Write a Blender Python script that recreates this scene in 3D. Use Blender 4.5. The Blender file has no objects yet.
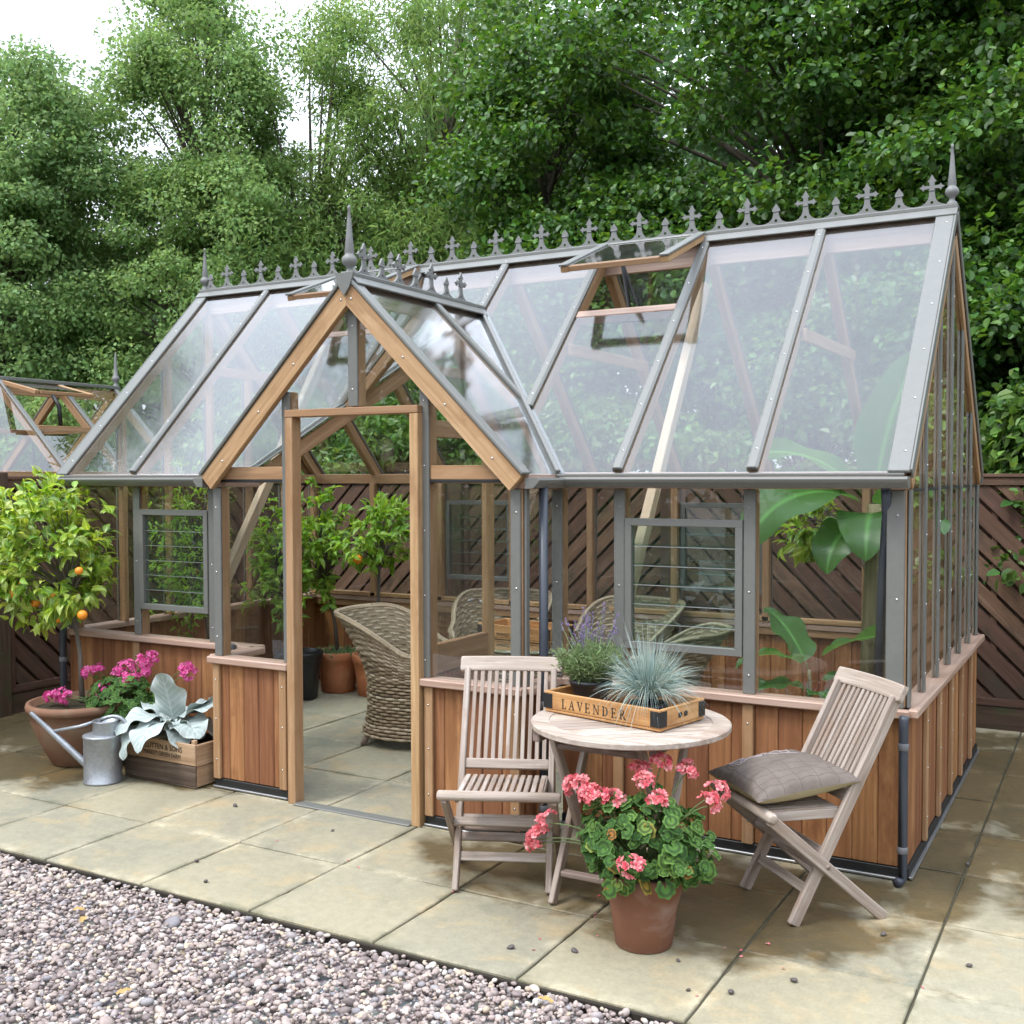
import bpy, math, random
import numpy as np
from mathutils import Matrix, Vector
random.seed(7); rng = np.random.default_rng(11)
R = math.radians; PI = math.pi
sc = bpy.context.scene
COL = sc.collection

# ------------------------------------------------------------------ mesh builder
def _unit_box():
    key = {}; V = []
    for sx in (-1, 1):
        for sy in (-1, 1):
            for sz in (-1, 1):
                for k in range(3):
                    key[(sx, sy, sz, k)] = len(V); V.append((sx, sy, sz, k))
    F = []
    for k in range(3):
        a, b = [i for i in range(3) if i != k]
        for s in (-1, 1):
            q = []
            for (p, r) in ((-1, -1), (1, -1), (1, 1), (-1, 1)):
                t = [0, 0, 0]; t[k] = s; t[a] = p; t[b] = r
                q.append(key[(t[0], t[1], t[2], k)])
            F.append(q)
    for k in range(3):
        a, b = [i for i in range(3) if i != k]
        for p in (-1, 1):
            for r in (-1, 1):
                t0 = [0, 0, 0]; t0[k] = -1; t0[a] = p; t0[b] = r
                t1 = list(t0); t1[k] = 1
                F.append([key[(*t0, a)], key[(*t1, a)], key[(*t1, b)], key[(*t0, b)]])
    for sx in (-1, 1):
        for sy in (-1, 1):
            for sz in (-1, 1):
                F.append([key[(sx, sy, sz, 0)], key[(sx, sy, sz, 1)], key[(sx, sy, sz, 2)]])
    V = np.array(V, float)
    P = V[:, :3] * 1.0
    for i in range(len(P)):
        for j in range(3):
            if j != int(V[i, 3]): P[i, j] *= .9
    out = []
    for f in F:
        c = P[f].mean(0); n = np.cross(P[f[1]] - P[f[0]], P[f[2]] - P[f[0]])
        out.append(tuple(f) if n @ c > 0 else tuple(reversed(f)))
    return V, out
UBV, UBF = _unit_box()

def frame(d, up=(0, 0, 1)):
    d = np.asarray(d, float); d = d / np.linalg.norm(d)
    up = np.asarray(up, float)
    if abs(d @ up) / np.linalg.norm(up) > .995: up = np.array([0., 1., 0.])
    s = np.cross(d, up); s /= np.linalg.norm(s)
    u = np.cross(s, d)
    return d, s, u

class MB:
    def __init__(self):
        self.v = []; self.n = 0; self.lc = []; self.loops = []; self.cnt = []; self.sm = []; self.cur = 0; self.mi = []
    def add(self, V, F, lc=None, smooth=False):
        V = np.asarray(V, float).reshape(-1, 3)
        self.v.append(V)
        self.lc.append(np.asarray(lc, float) if lc is not None else V.copy())
        if isinstance(F, np.ndarray):
            self.loops.append((F + self.n).ravel()); self.cnt.append(np.full(len(F), F.shape[1]))
            k = len(F)
        else:
            self.loops.append(np.array([i for f in F for i in f], int) + self.n)
            self.cnt.append(np.array([len(f) for f in F], int)); k = len(F)
        self.sm.append(np.full(k, smooth)); self.mi.append(np.full(k, self.cur, np.int32)); self.n += len(V)
        return self
    def box(self, c, s, M=None, ch=.003, ax=None):
        h = np.asarray(s, float) / 2; ch = min(ch, h.min() * .6)
        P = UBV[:, :3] * h
        for j in range(3):
            inset = UBV[:, 3].astype(int) != j
            P[inset, j] -= UBV[inset, j] * ch
        if ax is None: ax = int(np.argmax(h))
        o = [ax] + [i for i in range(3) if i != ax]
        lc = P[:, o] + rng.uniform(-30, 30, 3)
        if M is not None: P = P @ np.asarray(M, float).T
        return self.add(P + np.asarray(c, float), UBF, lc)
    def span(self, a, b, ch=.003, ax=None):       # box between two corner points
        a = np.asarray(a, float); b = np.asarray(b, float)
        return self.box((a + b) / 2, np.abs(b - a), None, ch, ax)
    def beam(self, p0, p1, w, h, up=(0, 0, 1), ch=.003, off=0.):
        p0 = np.asarray(p0, float); p1 = np.asarray(p1, float)
        d, s, u = frame(p1 - p0, up)
        M = np.stack([d, s, u], 1)
        return self.box((p0 + p1) / 2 + u * off, (np.linalg.norm(p1 - p0), w, h), M, ch, 0)
    def tube(self, pts, rad, n=8, cap=True, smooth=True, up=(0, 0, 1)):
        pts = np.asarray(pts, float); m = len(pts)
        rad = np.full(m, rad, float) if np.isscalar(rad) else np.asarray(rad, float)
        T = np.gradient(pts, axis=0); T /= np.linalg.norm(T, axis=1)[:, None] + 1e-12
        _, s, u = frame(T[0], up)
        V = []; L = []; ln = 0; ro = rng.uniform(-30, 30)
        for i in range(m):
            if i:
                ln += np.linalg.norm(pts[i] - pts[i - 1])
                s = s - T[i] * (s @ T[i]); s /= np.linalg.norm(s) + 1e-12; u = np.cross(s, T[i])
            for k in range(n):
                a = 2 * PI * k / n
                o = (s * math.cos(a) + u * math.sin(a)) * rad[i]
                V.append(pts[i] + o); L.append((ln + ro, rad[i] * math.cos(a), rad[i] * math.sin(a)))
        F = [(i * n + k, i * n + (k + 1) % n, (i + 1) * n + (k + 1) % n, (i + 1) * n + k) for i in range(m - 1) for k in range(n)]
        if cap:
            F.append(tuple(range(n - 1, -1, -1))); F.append(tuple((m - 1) * n + k for k in range(n)))
        return self.add(V, F, L, smooth)
    def lathe(self, prof, c=(0, 0, 0), n=40, smooth=True, axis=None):
        prof = np.asarray(prof, float); m = len(prof); V = []
        a = np.linspace(0, 2 * PI, n, endpoint=False)
        V = np.stack([np.outer(prof[:, 0], np.cos(a)), np.outer(prof[:, 0], np.sin(a)), np.repeat(prof[:, 1][:, None], n, 1)], -1).reshape(-1, 3)
        F = [(i * n + k, i * n + (k + 1) % n, (i + 1) * n + (k + 1) % n, (i + 1) * n + k) for i in range(m - 1) for k in range(n)]
        lc = V.copy()
        if axis is not None:
            d, s, u = frame(axis); V = V @ np.stack([s, u, d], 1).T
        return self.add(V + np.asarray(c, float), F, lc, smooth)
    def prism(self, P, t):                          # planar polygon P (n,3) extruded by vector t
        P = np.asarray(P, float); t = np.asarray(t, float); n = len(P)
        N = np.zeros(3)
        for i in range(n): N += np.cross(P[i], P[(i + 1) % n])
        if N @ t > 0: P = P[::-1]
        V = np.vstack([P, P + t])
        F = [tuple(range(n)), tuple(range(2 * n - 1, n - 1, -1))] + [((i + 1) % n, i, n + i, n + (i + 1) % n) for i in range(n)]
        return self.add(V, F, V + rng.uniform(-3, 3, 3))
    def grid(self, P, smooth=True, lc=None):
        P = np.asarray(P, float); m, n = P.shape[:2]
        i, j = np.meshgrid(np.arange(m - 1), np.arange(n - 1), indexing='ij')
        a = (i * n + j).ravel()
        return self.add(P.reshape(-1, 3), np.stack([a, a + 1, a + n + 1, a + n], 1), None if lc is None else np.asarray(lc, float).reshape(-1, 3), smooth)
    def leaves(self, C, D, N, L, W, tmpl='oval', smooth=False):
        T, F = LEAF[tmpl]
        C = np.asarray(C, float); k = len(C)
        D = D / (np.linalg.norm(D, axis=1)[:, None] + 1e-9)
        N = N - D * (N * D).sum(1)[:, None]; N = N / (np.linalg.norm(N, axis=1)[:, None] + 1e-9)
        S = np.cross(N, D)
        L = np.broadcast_to(L, (k,)); W = np.broadcast_to(W, (k,))
        V = C[:, None] + D[:, None] * (T[None, :, :1] * L[:, None, None]) + S[:, None] * (T[None, :, 1:2] * W[:, None, None]) + N[:, None] * (T[None, :, 2:3] * L[:, None, None])
        lc = np.tile(T[None], (k, 1, 1))
        FF = (F[None] + (np.arange(k) * len(T))[:, None, None]).reshape(-1, F.shape[1])
        return self.add(V.reshape(-1, 3), FF, lc.reshape(-1, 3), smooth)
    def build(self, name, mat, parent=None, w=True):
        V = np.concatenate(self.v); lc = np.concatenate(self.lc)
        if w and parent is not None:
            q = parent
            while q is not None:
                V = V - np.array(q.location); q = q.parent
        me = bpy.data.meshes.new(name)
        loops = np.concatenate(self.loops).astype(np.int32); cnt = np.concatenate(self.cnt).astype(np.int32)
        me.vertices.add(len(V)); me.vertices.foreach_set('co', V.astype(np.float32).ravel())
        me.loops.add(len(loops)); me.loops.foreach_set('vertex_index', loops)
        me.polygons.add(len(cnt))
        st = np.concatenate([[0], np.cumsum(cnt)[:-1]]).astype(np.int32)
        me.polygons.foreach_set('loop_start', st)
        me.polygons.foreach_set('use_smooth', np.concatenate(self.sm))
        me.update(calc_edges=True)
        at = me.attributes.new('lc', 'FLOAT_VECTOR', 'POINT'); at.data.foreach_set('vector', lc.astype(np.float32).ravel())
        for mm in (mat if isinstance(mat, (list, tuple)) else [mat]): me.materials.append(mm)
        me.polygons.foreach_set('material_index', np.concatenate(self.mi))
        o = bpy.data.objects.new(name, me); COL.objects.link(o)
        if parent is not None: o.parent = parent
        return o

def _leaf_t():
    d = {}
    T = np.array([(0, 0, 0), (1, 0, -.12), (.32, -.5, .10), (.72, -.36, .02), (.32, .5, .10), (.72, .36, .02)], float)
    d['oval'] = (T, np.array([(0, 4, 5, 1), (0, 1, 3, 2)]))
    T = np.array([(0, 0, 0), (1, 0, -.10), (.16, -.34, .08), (.50, -.5, .11), (.86, -.33, .02), (.16, .34, .08), (.50, .5, .11), (.86, .33, .02)], float)
    d['round'] = (T, np.array([(0, 5, 6, 7, 1), (0, 1, 4, 3, 2)]))
    # smoother leaf with a midrib, for close plants
    u = np.array([0, .18, .42, .68, .88, 1.]); wv = np.array([.04, .36, .5, .38, .17, .0])
    z = np.array([0, .05, .06, .02, -.07, -.16])
    V = []
    for i in range(6):
        V += [(u[i], -wv[i], z[i] + .09 * wv[i] * 2), (u[i], 0, z[i]), (u[i], wv[i], z[i] + .09 * wv[i] * 2)]
    F = []
    for i in range(5):
        for k in (0, 1): F.append((i * 3 + k, i * 3 + k + 3, i * 3 + k + 4, i * 3 + k + 1)[::-1])
    d['fine'] = (np.array(V, float), np.array(F))
    # scalloped round geranium leaf
    n = 28; V = [(.42, 0, -.06)]
    for ring, rr in ((0, .55), (1, 1.0)):
        for k in range(n):
            a = -PI + (k + .5) * 2 * PI / n * .955 + .14
            r = .5 * rr * (1 + (.09 * math.cos(4 * a * 1.75) if ring else 0))
            zz = .05 * ring * math.cos(3.5 * a) + .03 * (1 - ring)
            V.append((.42 + r * math.cos(a), r * math.sin(a) , zz))
    F = []
    for k in range(n - 1):
        F.append((0, 0, 1 + k, 2 + k)); F.append((1 + k, 1 + n + k, 2 + n + k, 2 + k))
    d['scallop'] = (np.array(V, float), np.array([f if f[0] != f[1] else (0, f[2], f[3], f[3]) for f in F]))
    # petal
    T = np.array([(0, 0, 0), (.5, -.42, .10), (.95, -.30, .16), (1.0, .0, .12), (.95, .30, .16), (.5, .42, .10)], float)
    d['petal'] = (T, np.array([(0, 5, 4, 3), (0, 3, 2, 1)]))
    return d
LEAF = _leaf_t()
# drop the degenerate quads in 'scallop': centre fan becomes its own quad pairs
def _fix():
    V, F = LEAF['scallop']; n = 28; G = []
    for k in range(0, n - 2, 2): G.append((0, 1 + k, 2 + k, 3 + k))
    G.append((0, n - 1, n, n))
    for k in range(n - 1): G.append((1 + k, 1 + n + k, 2 + n + k, 2 + k))
    G = [g for g in G if len(set(g)) == 4]
    LEAF['scallop'] = (V, np.array(G))
_fix()

def empty(name, loc=(0, 0, 0), rz=0., label=None, cat=None, group=None):
    o = bpy.data.objects.new(name, None); COL.objects.link(o)
    o.empty_display_size = .1
    o.location = loc; o.rotation_euler = (0, 0, rz)
    tag(o, label, cat, group); return o
def tag(o, label=None, cat=None, group=None, kind=None):
    if label: o['label'] = label
    if cat: o['category'] = cat
    if group: o['group'] = group
    if kind: o['kind'] = kind
    return o
def copy_tree(o, parent=None):
    c = o.copy(); COL.objects.link(c); c.parent = parent
    for ch in [x for x in o.children]: copy_tree(ch, c)
    return c
def unit(v):
    v = np.asarray(v, float); return v / np.linalg.norm(v)
def rdir(n):
    v = rng.normal(size=(n, 3)); return v / np.linalg.norm(v, axis=1)[:, None]
def bez(p0, p1, p2, n=10):
    t = np.linspace(0, 1, n)[:, None]; p0, p1, p2 = map(lambda q: np.asarray(q, float), (p0, p1, p2))
    return (1 - t) ** 2 * p0 + 2 * t * (1 - t) * p1 + t * t * p2

# ------------------------------------------------------------------ materials
class NT:
    def __init__(self, name):
        self.m = bpy.data.materials.new(name); self.m.use_nodes = True
        self.t = self.m.node_tree; self.t.nodes.clear()
        self.out = self.t.nodes.new('ShaderNodeOutputMaterial')
    def n(self, typ, **kw):
        nd = self.t.nodes.new('ShaderNode' + typ)
        for k, v in kw.items():
            if hasattr(nd, k): setattr(nd, k, v)
        return nd
    def link(self, a, b): self.t.links.new(a, b)
    def val(self, sock, v):
        if isinstance(v, bpy.types.NodeSocket): self.link(v, sock)
        else: sock.default_value = v
    def attr(self, name='lc'):
        a = self.n('Attribute'); a.attribute_name = name; return a.outputs['Vector']
    def obj(self): return self.n('TexCoord').outputs['Object']
    def rand(self): return self.n('NewGeometry').outputs['Random Per Island']
    def objrand(self): return self.n('ObjectInfo').outputs['Random']
    def map(self, vec, scale=(1, 1, 1), loc=(0, 0, 0)):
        m = self.n('Mapping'); self.link(vec, m.inputs[0]); m.inputs['Scale'].default_value = scale; m.inputs['Location'].default_value = loc
        return m.outputs[0]
    def noise(self, vec, scale=5., detail=3., rough=.55, dist=0.):
        q = self.n('TexNoise'); self.link(vec, q.inputs['Vector']); q.inputs['Scale'].default_value = scale
        q.inputs['Detail'].default_value = detail; q.inputs['Roughness'].default_value = rough; q.inputs['Distortion'].default_value = dist
        return q.outputs['Fac']
    def ramp(self, f, stops, interp='LINEAR'):
        r = self.n('ValToRGB'); self.val(r.inputs[0], f); e = r.color_ramp; e.interpolation = interp
        while len(e.elements) < len(stops): e.elements.new(.5)
        for el, (p, c) in zip(e.elements, stops):
            el.position = p; el.color = (*c, 1) if len(c) == 3 else c
        return r.outputs[0]
    def math(self, op, a, b=0., c=None, clamp=False):
        m = self.n('Math'); m.operation = op; m.use_clamp = clamp
        self.val(m.inputs[0], a); self.val(m.inputs[1], b)
        if c is not None: self.val(m.inputs[2], c)
        return m.outputs[0]
    def mix(self, f, a, b, mode='MIX'):
        m = self.n('Mix'); m.data_type = 'RGBA'; m.blend_type = mode
        self.val(m.inputs[0], f); self.val(m.inputs[6], a if isinstance(a, bpy.types.NodeSocket) else (*a, 1)); self.val(m.inputs[7], b if isinstance(b, bpy.types.NodeSocket) else (*b, 1))
        return m.outputs[2]
    def hsv(self, col, h=.5, s=1., v=1.):
        q = self.n('HueSaturation'); self.val(q.inputs['Hue'], h); self.val(q.inputs['Saturation'], s); self.val(q.inputs['Value'], v)
        self.val(q.inputs['Color'], col if isinstance(col, bpy.types.NodeSocket) else (*col, 1)); return q.outputs[0]
    def bump(self, h, strength=.4, dist=.01):
        b = self.n('Bump'); b.inputs['Strength'].default_value = strength; b.inputs['Distance'].default_value = dist; self.link(h, b.inputs['Height'])
        return b.outputs[0]
    def pbr(self, col, rough=.5, metal=0., spec=.5, normal=None, sheen=0.):
        b = self.n('BsdfPrincipled')
        self.val(b.inputs['Base Color'], col if isinstance(col, bpy.types.NodeSocket) else (*col, 1))
        self.val(b.inputs['Roughness'], rough); self.val(b.inputs['Metallic'], metal); self.val(b.inputs['Specular IOR Level'], spec)
        if normal is not None: self.link(normal, b.inputs['Normal'])
        return b.outputs[0]
    def done(self, sh):
        self.link(sh, self.out.inputs[0]); return self.m

def wood(name, dark, mid, light, rough=.6, tint=.35, grain=1., spec=.3, blotch=None):
    t = NT(name); a = t.attr()
    g = t.noise(t.map(a, (2.2 * grain, 55 * grain, 55 * grain)), 1., 4., .6, .6)
    big = t.noise(t.map(a, (.9, 9, 9)), 1., 3., .5, 1.2)
    fac = t.math('ADD', t.math('MULTIPLY', g, .65), t.math('MULTIPLY', big, .35))
    c = t.ramp(fac, [(.30, dark), (.50, mid), (.68, light)])
    r = t.rand()
    v = t.math('ADD', t.math('MULTIPLY', r, tint * 2), 1 - tint)
    c = t.hsv(c, t.math('ADD', t.math('MULTIPLY', r, .016), .492), 1., v)
    if blotch:
        b = t.noise(t.map(a, (3, 6, 6)), 1.3, 4., .65)
        c = t.mix(t.ramp(b, [(.50, (0, 0, 0)), (.70, (1, 1, 1))]), c, blotch)
    return t.done(t.pbr(c, t.math('ADD', t.math('MULTIPLY', g, .25), rough - .12), 0, spec, t.bump(g, .25, .004)))

def plain(name, col, rough=.5, metal=0., spec=.5, var=.15, scale=20., bump=0., island=0.):
    t = NT(name); o = t.obj()
    n = t.noise(o, scale, 4., .6)
    v = t.math('ADD', t.math('MULTIPLY', n, var * 2), 1 - var)
    if island: v = t.math('MULTIPLY', v, t.math('ADD', t.math('MULTIPLY', t.rand(), 2 * island), 1 - island))
    c = t.hsv(col, .5, 1., v)
    return t.done(t.pbr(c, t.math('ADD', t.math('MULTIPLY', n, .2), rough - .1), metal, spec, t.bump(n, bump, .005) if bump else None))

def leafmat(name, cols, rough=.42, trans=.35, tcol=None, spec=.45, vein=False, huev=.03, patch=0.):
    t = NT(name); r = t.rand()
    c = t.ramp(r, [(i / (len(cols) - 1), k) for i, k in enumerate(cols)])
    r2 = t.math('FRACT', t.math('MULTIPLY', r, 17.3))
    c = t.hsv(c, t.math('ADD', t.math('MULTIPLY', r2, huev), .5 - huev / 2), 1., t.math('ADD', t.math('MULTIPLY', r2, .5), .75))
    if patch:
        q = t.noise(t.obj(), 1.1, 3., .6); c = t.hsv(c, t.math('ADD', t.math('MULTIPLY', q, -.05), .525), 1., t.math('ADD', t.math('MULTIPLY', q, 2 * patch), 1 - patch))
    if vein:
        s = t.n('SeparateXYZ'); t.link(t.attr(), s.inputs[0])
        mid = t.math('SUBTRACT', 1., t.math('MULTIPLY', t.math('ABSOLUTE', s.outputs[1]), 14.), clamp=True)
        c = t.mix(t.math('MULTIPLY', mid, .5), c, tuple(min(1, k * 2.2) for k in cols[-1]))
    p = t.pbr(c, rough, 0, spec)
    tr = t.n('BsdfTranslucent'); t.link(t.hsv(c, .482, 1.1, 1.9), tr.inputs[0])
    m = t.n('MixShader'); m.inputs[0].default_value = trans; t.link(p, m.inputs[1]); t.link(tr.outputs[0], m.inputs[2])
    return t.done(m.outputs[0])

def glassmat(name, tint=(.93, .95, .94), rough=.0, dirt=.03, gain=1.85, streak=True):
    t = NT(name)
    geo = t.n('NewGeometry')
    fr = t.n('Fresnel'); fr.inputs['IOR'].default_value = 1.52
    front = t.math('SUBTRACT', 1., geo.outputs['Backfacing'])
    fac = t.math('MULTIPLY', t.math('MULTIPLY', fr.outputs[0], front), gain, clamp=True)
    o = t.obj()
    wob = t.noise(o, 2.3, 2., .4)
    bp = t.bump(wob, .02, .05)
    tr = t.n('BsdfTransparent'); tr.inputs[0].default_value = (*tint, 1)
    gl = t.n('BsdfGlossy'); gl.inputs['Roughness'].default_value = rough; gl.inputs[0].default_value = (1, 1, 1, 1)
    t.link(bp, gl.inputs['Normal'])
    m = t.n('MixShader'); t.link(fac, m.inputs[0]); t.link(tr.outputs[0], m.inputs[1]); t.link(gl.outputs[0], m.inputs[2])
    df = t.n('BsdfDiffuse'); df.inputs[0].default_value = (.75, .77, .78, 1)
    st = t.noise(t.map(o, (7, 2.2, 1.4)), 2., 4., .65)
    sp = t.noise(o, 26., 2., .5)
    d = t.math('ADD', t.math('MULTIPLY', t.ramp(st, [(.42, (0, 0, 0)), (.75, (1, 1, 1))]), dirt), t.math('MULTIPLY', t.ramp(sp, [(.68, (0, 0, 0)), (.76, (1, 1, 1))]), dirt * 1.2))
    d = t.math('MULTIPLY', t.math('ADD', d, dirt * .5), front)
    m2 = t.n('MixShader'); t.link(d, m2.inputs[0]); t.link(m.outputs[0], m2.inputs[1]); t.link(df.outputs[0], m2.inputs[2])
    return t.done(m2.outputs[0])

M = {}
M['cedar'] = wood('cedar_boards', (.175, .070, .030), (.28, .122, .052), (.385, .19, .086), .6, .27, blotch=(.21, .086, .037))
M['cedar_pale'] = wood('cedar_frame', (.285, .158, .075), (.40, .24, .122), (.51, .335, .19), .55, .24, blotch=(.33, .185, .09))
M['cedar_sill'] = wood('cedar_sill', (.34, .21, .145), (.44, .30, .225), (.54, .40, .32), .40, .15, spec=.4)
M['strut'] = wood('pale_strut_timber', (.42, .30, .18), (.52, .39, .25), (.6, .47, .32), .6, .1)
M['teak'] = wood('weathered_teak', (.225, .165, .125), (.375, .305, .25), (.55, .48, .42), .6, .24, 1.2, blotch=(.30, .215, .165))
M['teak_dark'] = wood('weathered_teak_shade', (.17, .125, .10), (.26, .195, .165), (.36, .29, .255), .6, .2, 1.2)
M['fence'] = wood('fence_boards', (.070, .036, .023), (.115, .062, .041), (.165, .096, .066), .7, .3, blotch=(.06, .045, .03))
M['fence_post'] = wood('fence_post', (.045, .028, .018), (.08, .05, .032), (.12, .08, .05), .75, .2, blotch=(.05, .06, .025))
M['tray'] = wood('honey_wood', (.36, .17, .055), (.50, .27, .10), (.62, .38, .17), .5, .12, blotch=(.34, .17, .07))
M['crate_pale'] = wood('crate_wood', (.28, .17, .095), (.42, .28, .165), (.54, .39, .25), .7, .2)
M['crate_dark'] = wood('stained_crate_wood', (.045, .03, .022), (.12, .085, .06), (.25, .19, .14), .75, .3, blotch=(.06, .042, .03))
M['alu'] = plain('grey_powder_coat', (.158, .158, .144), .36, 0., .6, .10, 40.)
M['alu_dark'] = plain('dark_grey_casting', (.19, .19, .182), .5, 0., .4, .2, 60., .1)
M['alu_bare'] = plain('bare_aluminium', (.33, .33, .33), .42, .8, .5, .2, 30.)
M['screw'] = plain('steel_screw', (.6, .6, .6), .25, 1.)
M['rubber'] = plain('black_rubber', (.012, .012, .012), .5)
M['pipe'] = plain('grey_plastic_pipe', (.042, .048, .062), .42, 0, .5)
M['pipe_clip'] = plain('pipe_clip_grey', (.16, .16, .17), .5)
M['glass'] = glassmat('wall_glass', (.96, .97, .965), dirt=.003, gain=1.5)
M['roofglass'] = glassmat('roof_glass', (.93, .95, .96), .085, .015, 1.9)
M['blade'] = glassmat('louvre_glass', (.82, .90, .87), .0, .02, 2.0)
M['iron'] = plain('black_iron', (.02, .02, .02), .5, .3)
# ------------------------------------------------------------------ camera, light, sky
cam = bpy.data.cameras.new('camera'); co = bpy.data.objects.new('camera', cam); COL.objects.link(co)
CF, CP, CR, CY = 1096.9, .0334, -.0024, .5093
cam.sensor_width = 36; cam.lens = CF / 1024 * 36; cam.clip_start = .05; cam.clip_end = 400
_fw = np.array([-math.sin(CY) * math.cos(CP), math.cos(CY) * math.cos(CP), -math.sin(CP)])
_rt = np.array([math.cos(CY), math.sin(CY), 0.]); _up = np.cross(_rt, _fw)
_r2 = _rt * math.cos(CR) + _up * math.sin(CR); _u2 = -_rt * math.sin(CR) + _up * math.cos(CR)
mw = np.eye(4); mw[:3, 0] = _r2; mw[:3, 1] = _u2; mw[:3, 2] = -_fw; mw[:3, 3] = (.7392, -4.4891, 1.6)
co.matrix_world = Matrix(mw.tolist()); sc.camera = co

SUN_EL, SUN_AZ = R(58), R(212)            # azimuth clockwise from +Y
sd = np.array([math.sin(SUN_AZ) * math.cos(SUN_EL), math.cos(SUN_AZ) * math.cos(SUN_EL), math.sin(SUN_EL)])
sun = bpy.data.lights.new('sun', 'SUN'); sun.energy = 2.3; sun.angle = R(16); sun.color = (1, .96, .90)
so = bpy.data.objects.new('sun', sun); COL.objects.link(so)
so.rotation_euler = Vector(sd.tolist()).to_track_quat('Z', 'Y').to_euler(); so.location = (sd * 30).tolist()

w = bpy.data.worlds.new('World'); sc.world = w; w.use_nodes = True
nt = w.node_tree; bg = nt.nodes['Background']
sky = nt.nodes.new('ShaderNodeTexSky'); sky.sky_type = 'NISHITA'; sky.sun_disc = False
sky.sun_elevation = SUN_EL; sky.sun_rotation = SUN_AZ; sky.dust_density = 3.; sky.air_density = 1.2
hs = nt.nodes.new('ShaderNodeHueSaturation'); hs.inputs['Saturation'].default_value = .35
nt.links.new(sky.outputs[0], hs.inputs['Color'])
tc = nt.nodes.new('ShaderNodeTexCoord'); sx = nt.nodes.new('ShaderNodeSeparateXYZ'); nt.links.new(tc.outputs['Generated'], sx.inputs[0])
rp = nt.nodes.new('ShaderNodeValToRGB'); nt.links.new(sx.outputs[2], rp.inputs[0])
rp.color_ramp.elements[0].position = 0; rp.color_ramp.elements[0].color = (.42, .43, .45, 1)
rp.color_ramp.elements[1].position = .85; rp.color_ramp.elements[1].color = (1.42, 1.58, 1.84, 1)
cl = nt.nodes.new('ShaderNodeTexNoise'); nt.links.new(tc.outputs['Generated'], cl.inputs['Vector']); cl.inputs['Scale'].default_value = 2.4; cl.inputs['Detail'].default_value = 5
cr = nt.nodes.new('ShaderNodeMapRange'); nt.links.new(cl.outputs['Fac'], cr.inputs[0]); cr.inputs[1].default_value = .3; cr.inputs[2].default_value = .7; cr.inputs[3].default_value = .75; cr.inputs[4].default_value = 1.2
mu = nt.nodes.new('ShaderNodeVectorMath'); mu.operation = 'SCALE'; nt.links.new(rp.outputs[0], mu.inputs[0]); nt.links.new(cr.outputs[0], mu.inputs['Scale'])
m2 = nt.nodes.new('ShaderNodeVectorMath'); m2.operation = 'SCALE'; nt.links.new(mu.outputs[0], m2.inputs[0]); m2.inputs['Scale'].default_value = 15.
mx = nt.nodes.new('ShaderNodeMix'); mx.data_type = 'RGBA'; mx.inputs[0].default_value = .82
nt.links.new(hs.outputs[0], mx.inputs[6]); nt.links.new(m2.outputs[0], mx.inputs[7])
nt.links.new(mx.outputs[2], bg.inputs[0]); bg.inputs[1].default_value = .15
vs = sc.view_settings; vs.view_transform = 'Standard'; vs.look = 'None'; vs.gamma = 1; vs.use_curve_mapping = False; vs.exposure = .14
cy = sc.cycles; cy.transparent_max_bounces = 40; cy.max_bounces = 10; cy.diffuse_bounces = 4; cy.glossy_bounces = 4; cy.transmission_bounces = 6
cy.caustics_reflective = False; cy.caustics_refractive = False; cy.sample_clamp_indirect = 8
try: cy.use_denoising = True; cy.denoising_input_passes = 'RGB_ALBEDO'
except Exception: pass

# ------------------------------------------------------------------ ground
t = NT('soil'); o = t.obj()
c = t.ramp(t.noise(o, 3., 6., .65), [(.3, (.03, .024, .015)), (.55, (.06, .05, .03)), (.75, (.05, .07, .025))])
M['soil'] = t.done(t.pbr(c, .9, 0, .2, t.bump(t.noise(o, 40., 4., .7), .6, .03)))
MB().grid([[(-90, -60, -.05), (90, -60, -.05)], [(-90, 90, -.05), (90, 90, -.05)]]).build('ground', M['soil'])['kind'] = 'structure'

t = NT('sandstone'); o = t.obj(); r = t.rand()
n1 = t.noise(o, 1.6, 5., .6, .4); n2 = t.noise(t.map(o, (1, 1, 1), (5, 3, 1)), 4.5, 6., .65, .6); n3 = t.noise(o, 90., 3., .6)
base = t.ramp(r, [(0, (.195, .185, .138)), (.35, (.25, .232, .168)), (.7, (.275, .242, .160)), (1, (.305, .282, .205))])
base = t.mix(t.ramp(n1, [(.42, (0, 0, 0)), (.62, (1, 1, 1))]), base, (.31, .275, .185))
base = t.mix(t.math('MULTIPLY', t.ramp(n2, [(.54, (0, 0, 0)), (.66, (1, 1, 1))]), .55), base, (.38, .285, .155))
n4 = t.noise(t.map(o, (1, 1, 1), (-7, 2, 4)), 2.6, 6., .7, .8)
base = t.mix(t.math('MULTIPLY', t.ramp(n4, [(.56, (0, 0, 0)), (.72, (1, 1, 1))]), .38), base, (.17, .17, .115))
s_ = t.n('SeparateXYZ'); t.link(o, s_.inputs[0])
def jd(c_, off, per):                         # distance from the nearest joint, in metres
    f = t.math('FRACT', t.math('MULTIPLY', t.math('ADD', c_, 20 * per - off), 1 / per)); return t.math('MULTIPLY', t.math('SUBTRACT', .5, t.math('ABSOLUTE', t.math('SUBTRACT', f, .5))), per)
dj = t.math('MINIMUM', jd(s_.outputs[0], .2, .5635), jd(s_.outputs[1], -1.485, .555))
n5 = t.noise(t.map(o, (1, 1, 1), (3, -4, 2)), 3.4, 5., .7)
edge = t.math('MULTIPLY', t.math('SUBTRACT', 1., t.math('MULTIPLY', dj, 16.), clamp=True), t.ramp(n5, [(.50, (0, 0, 0)), (.66, (1, 1, 1))]))
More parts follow.
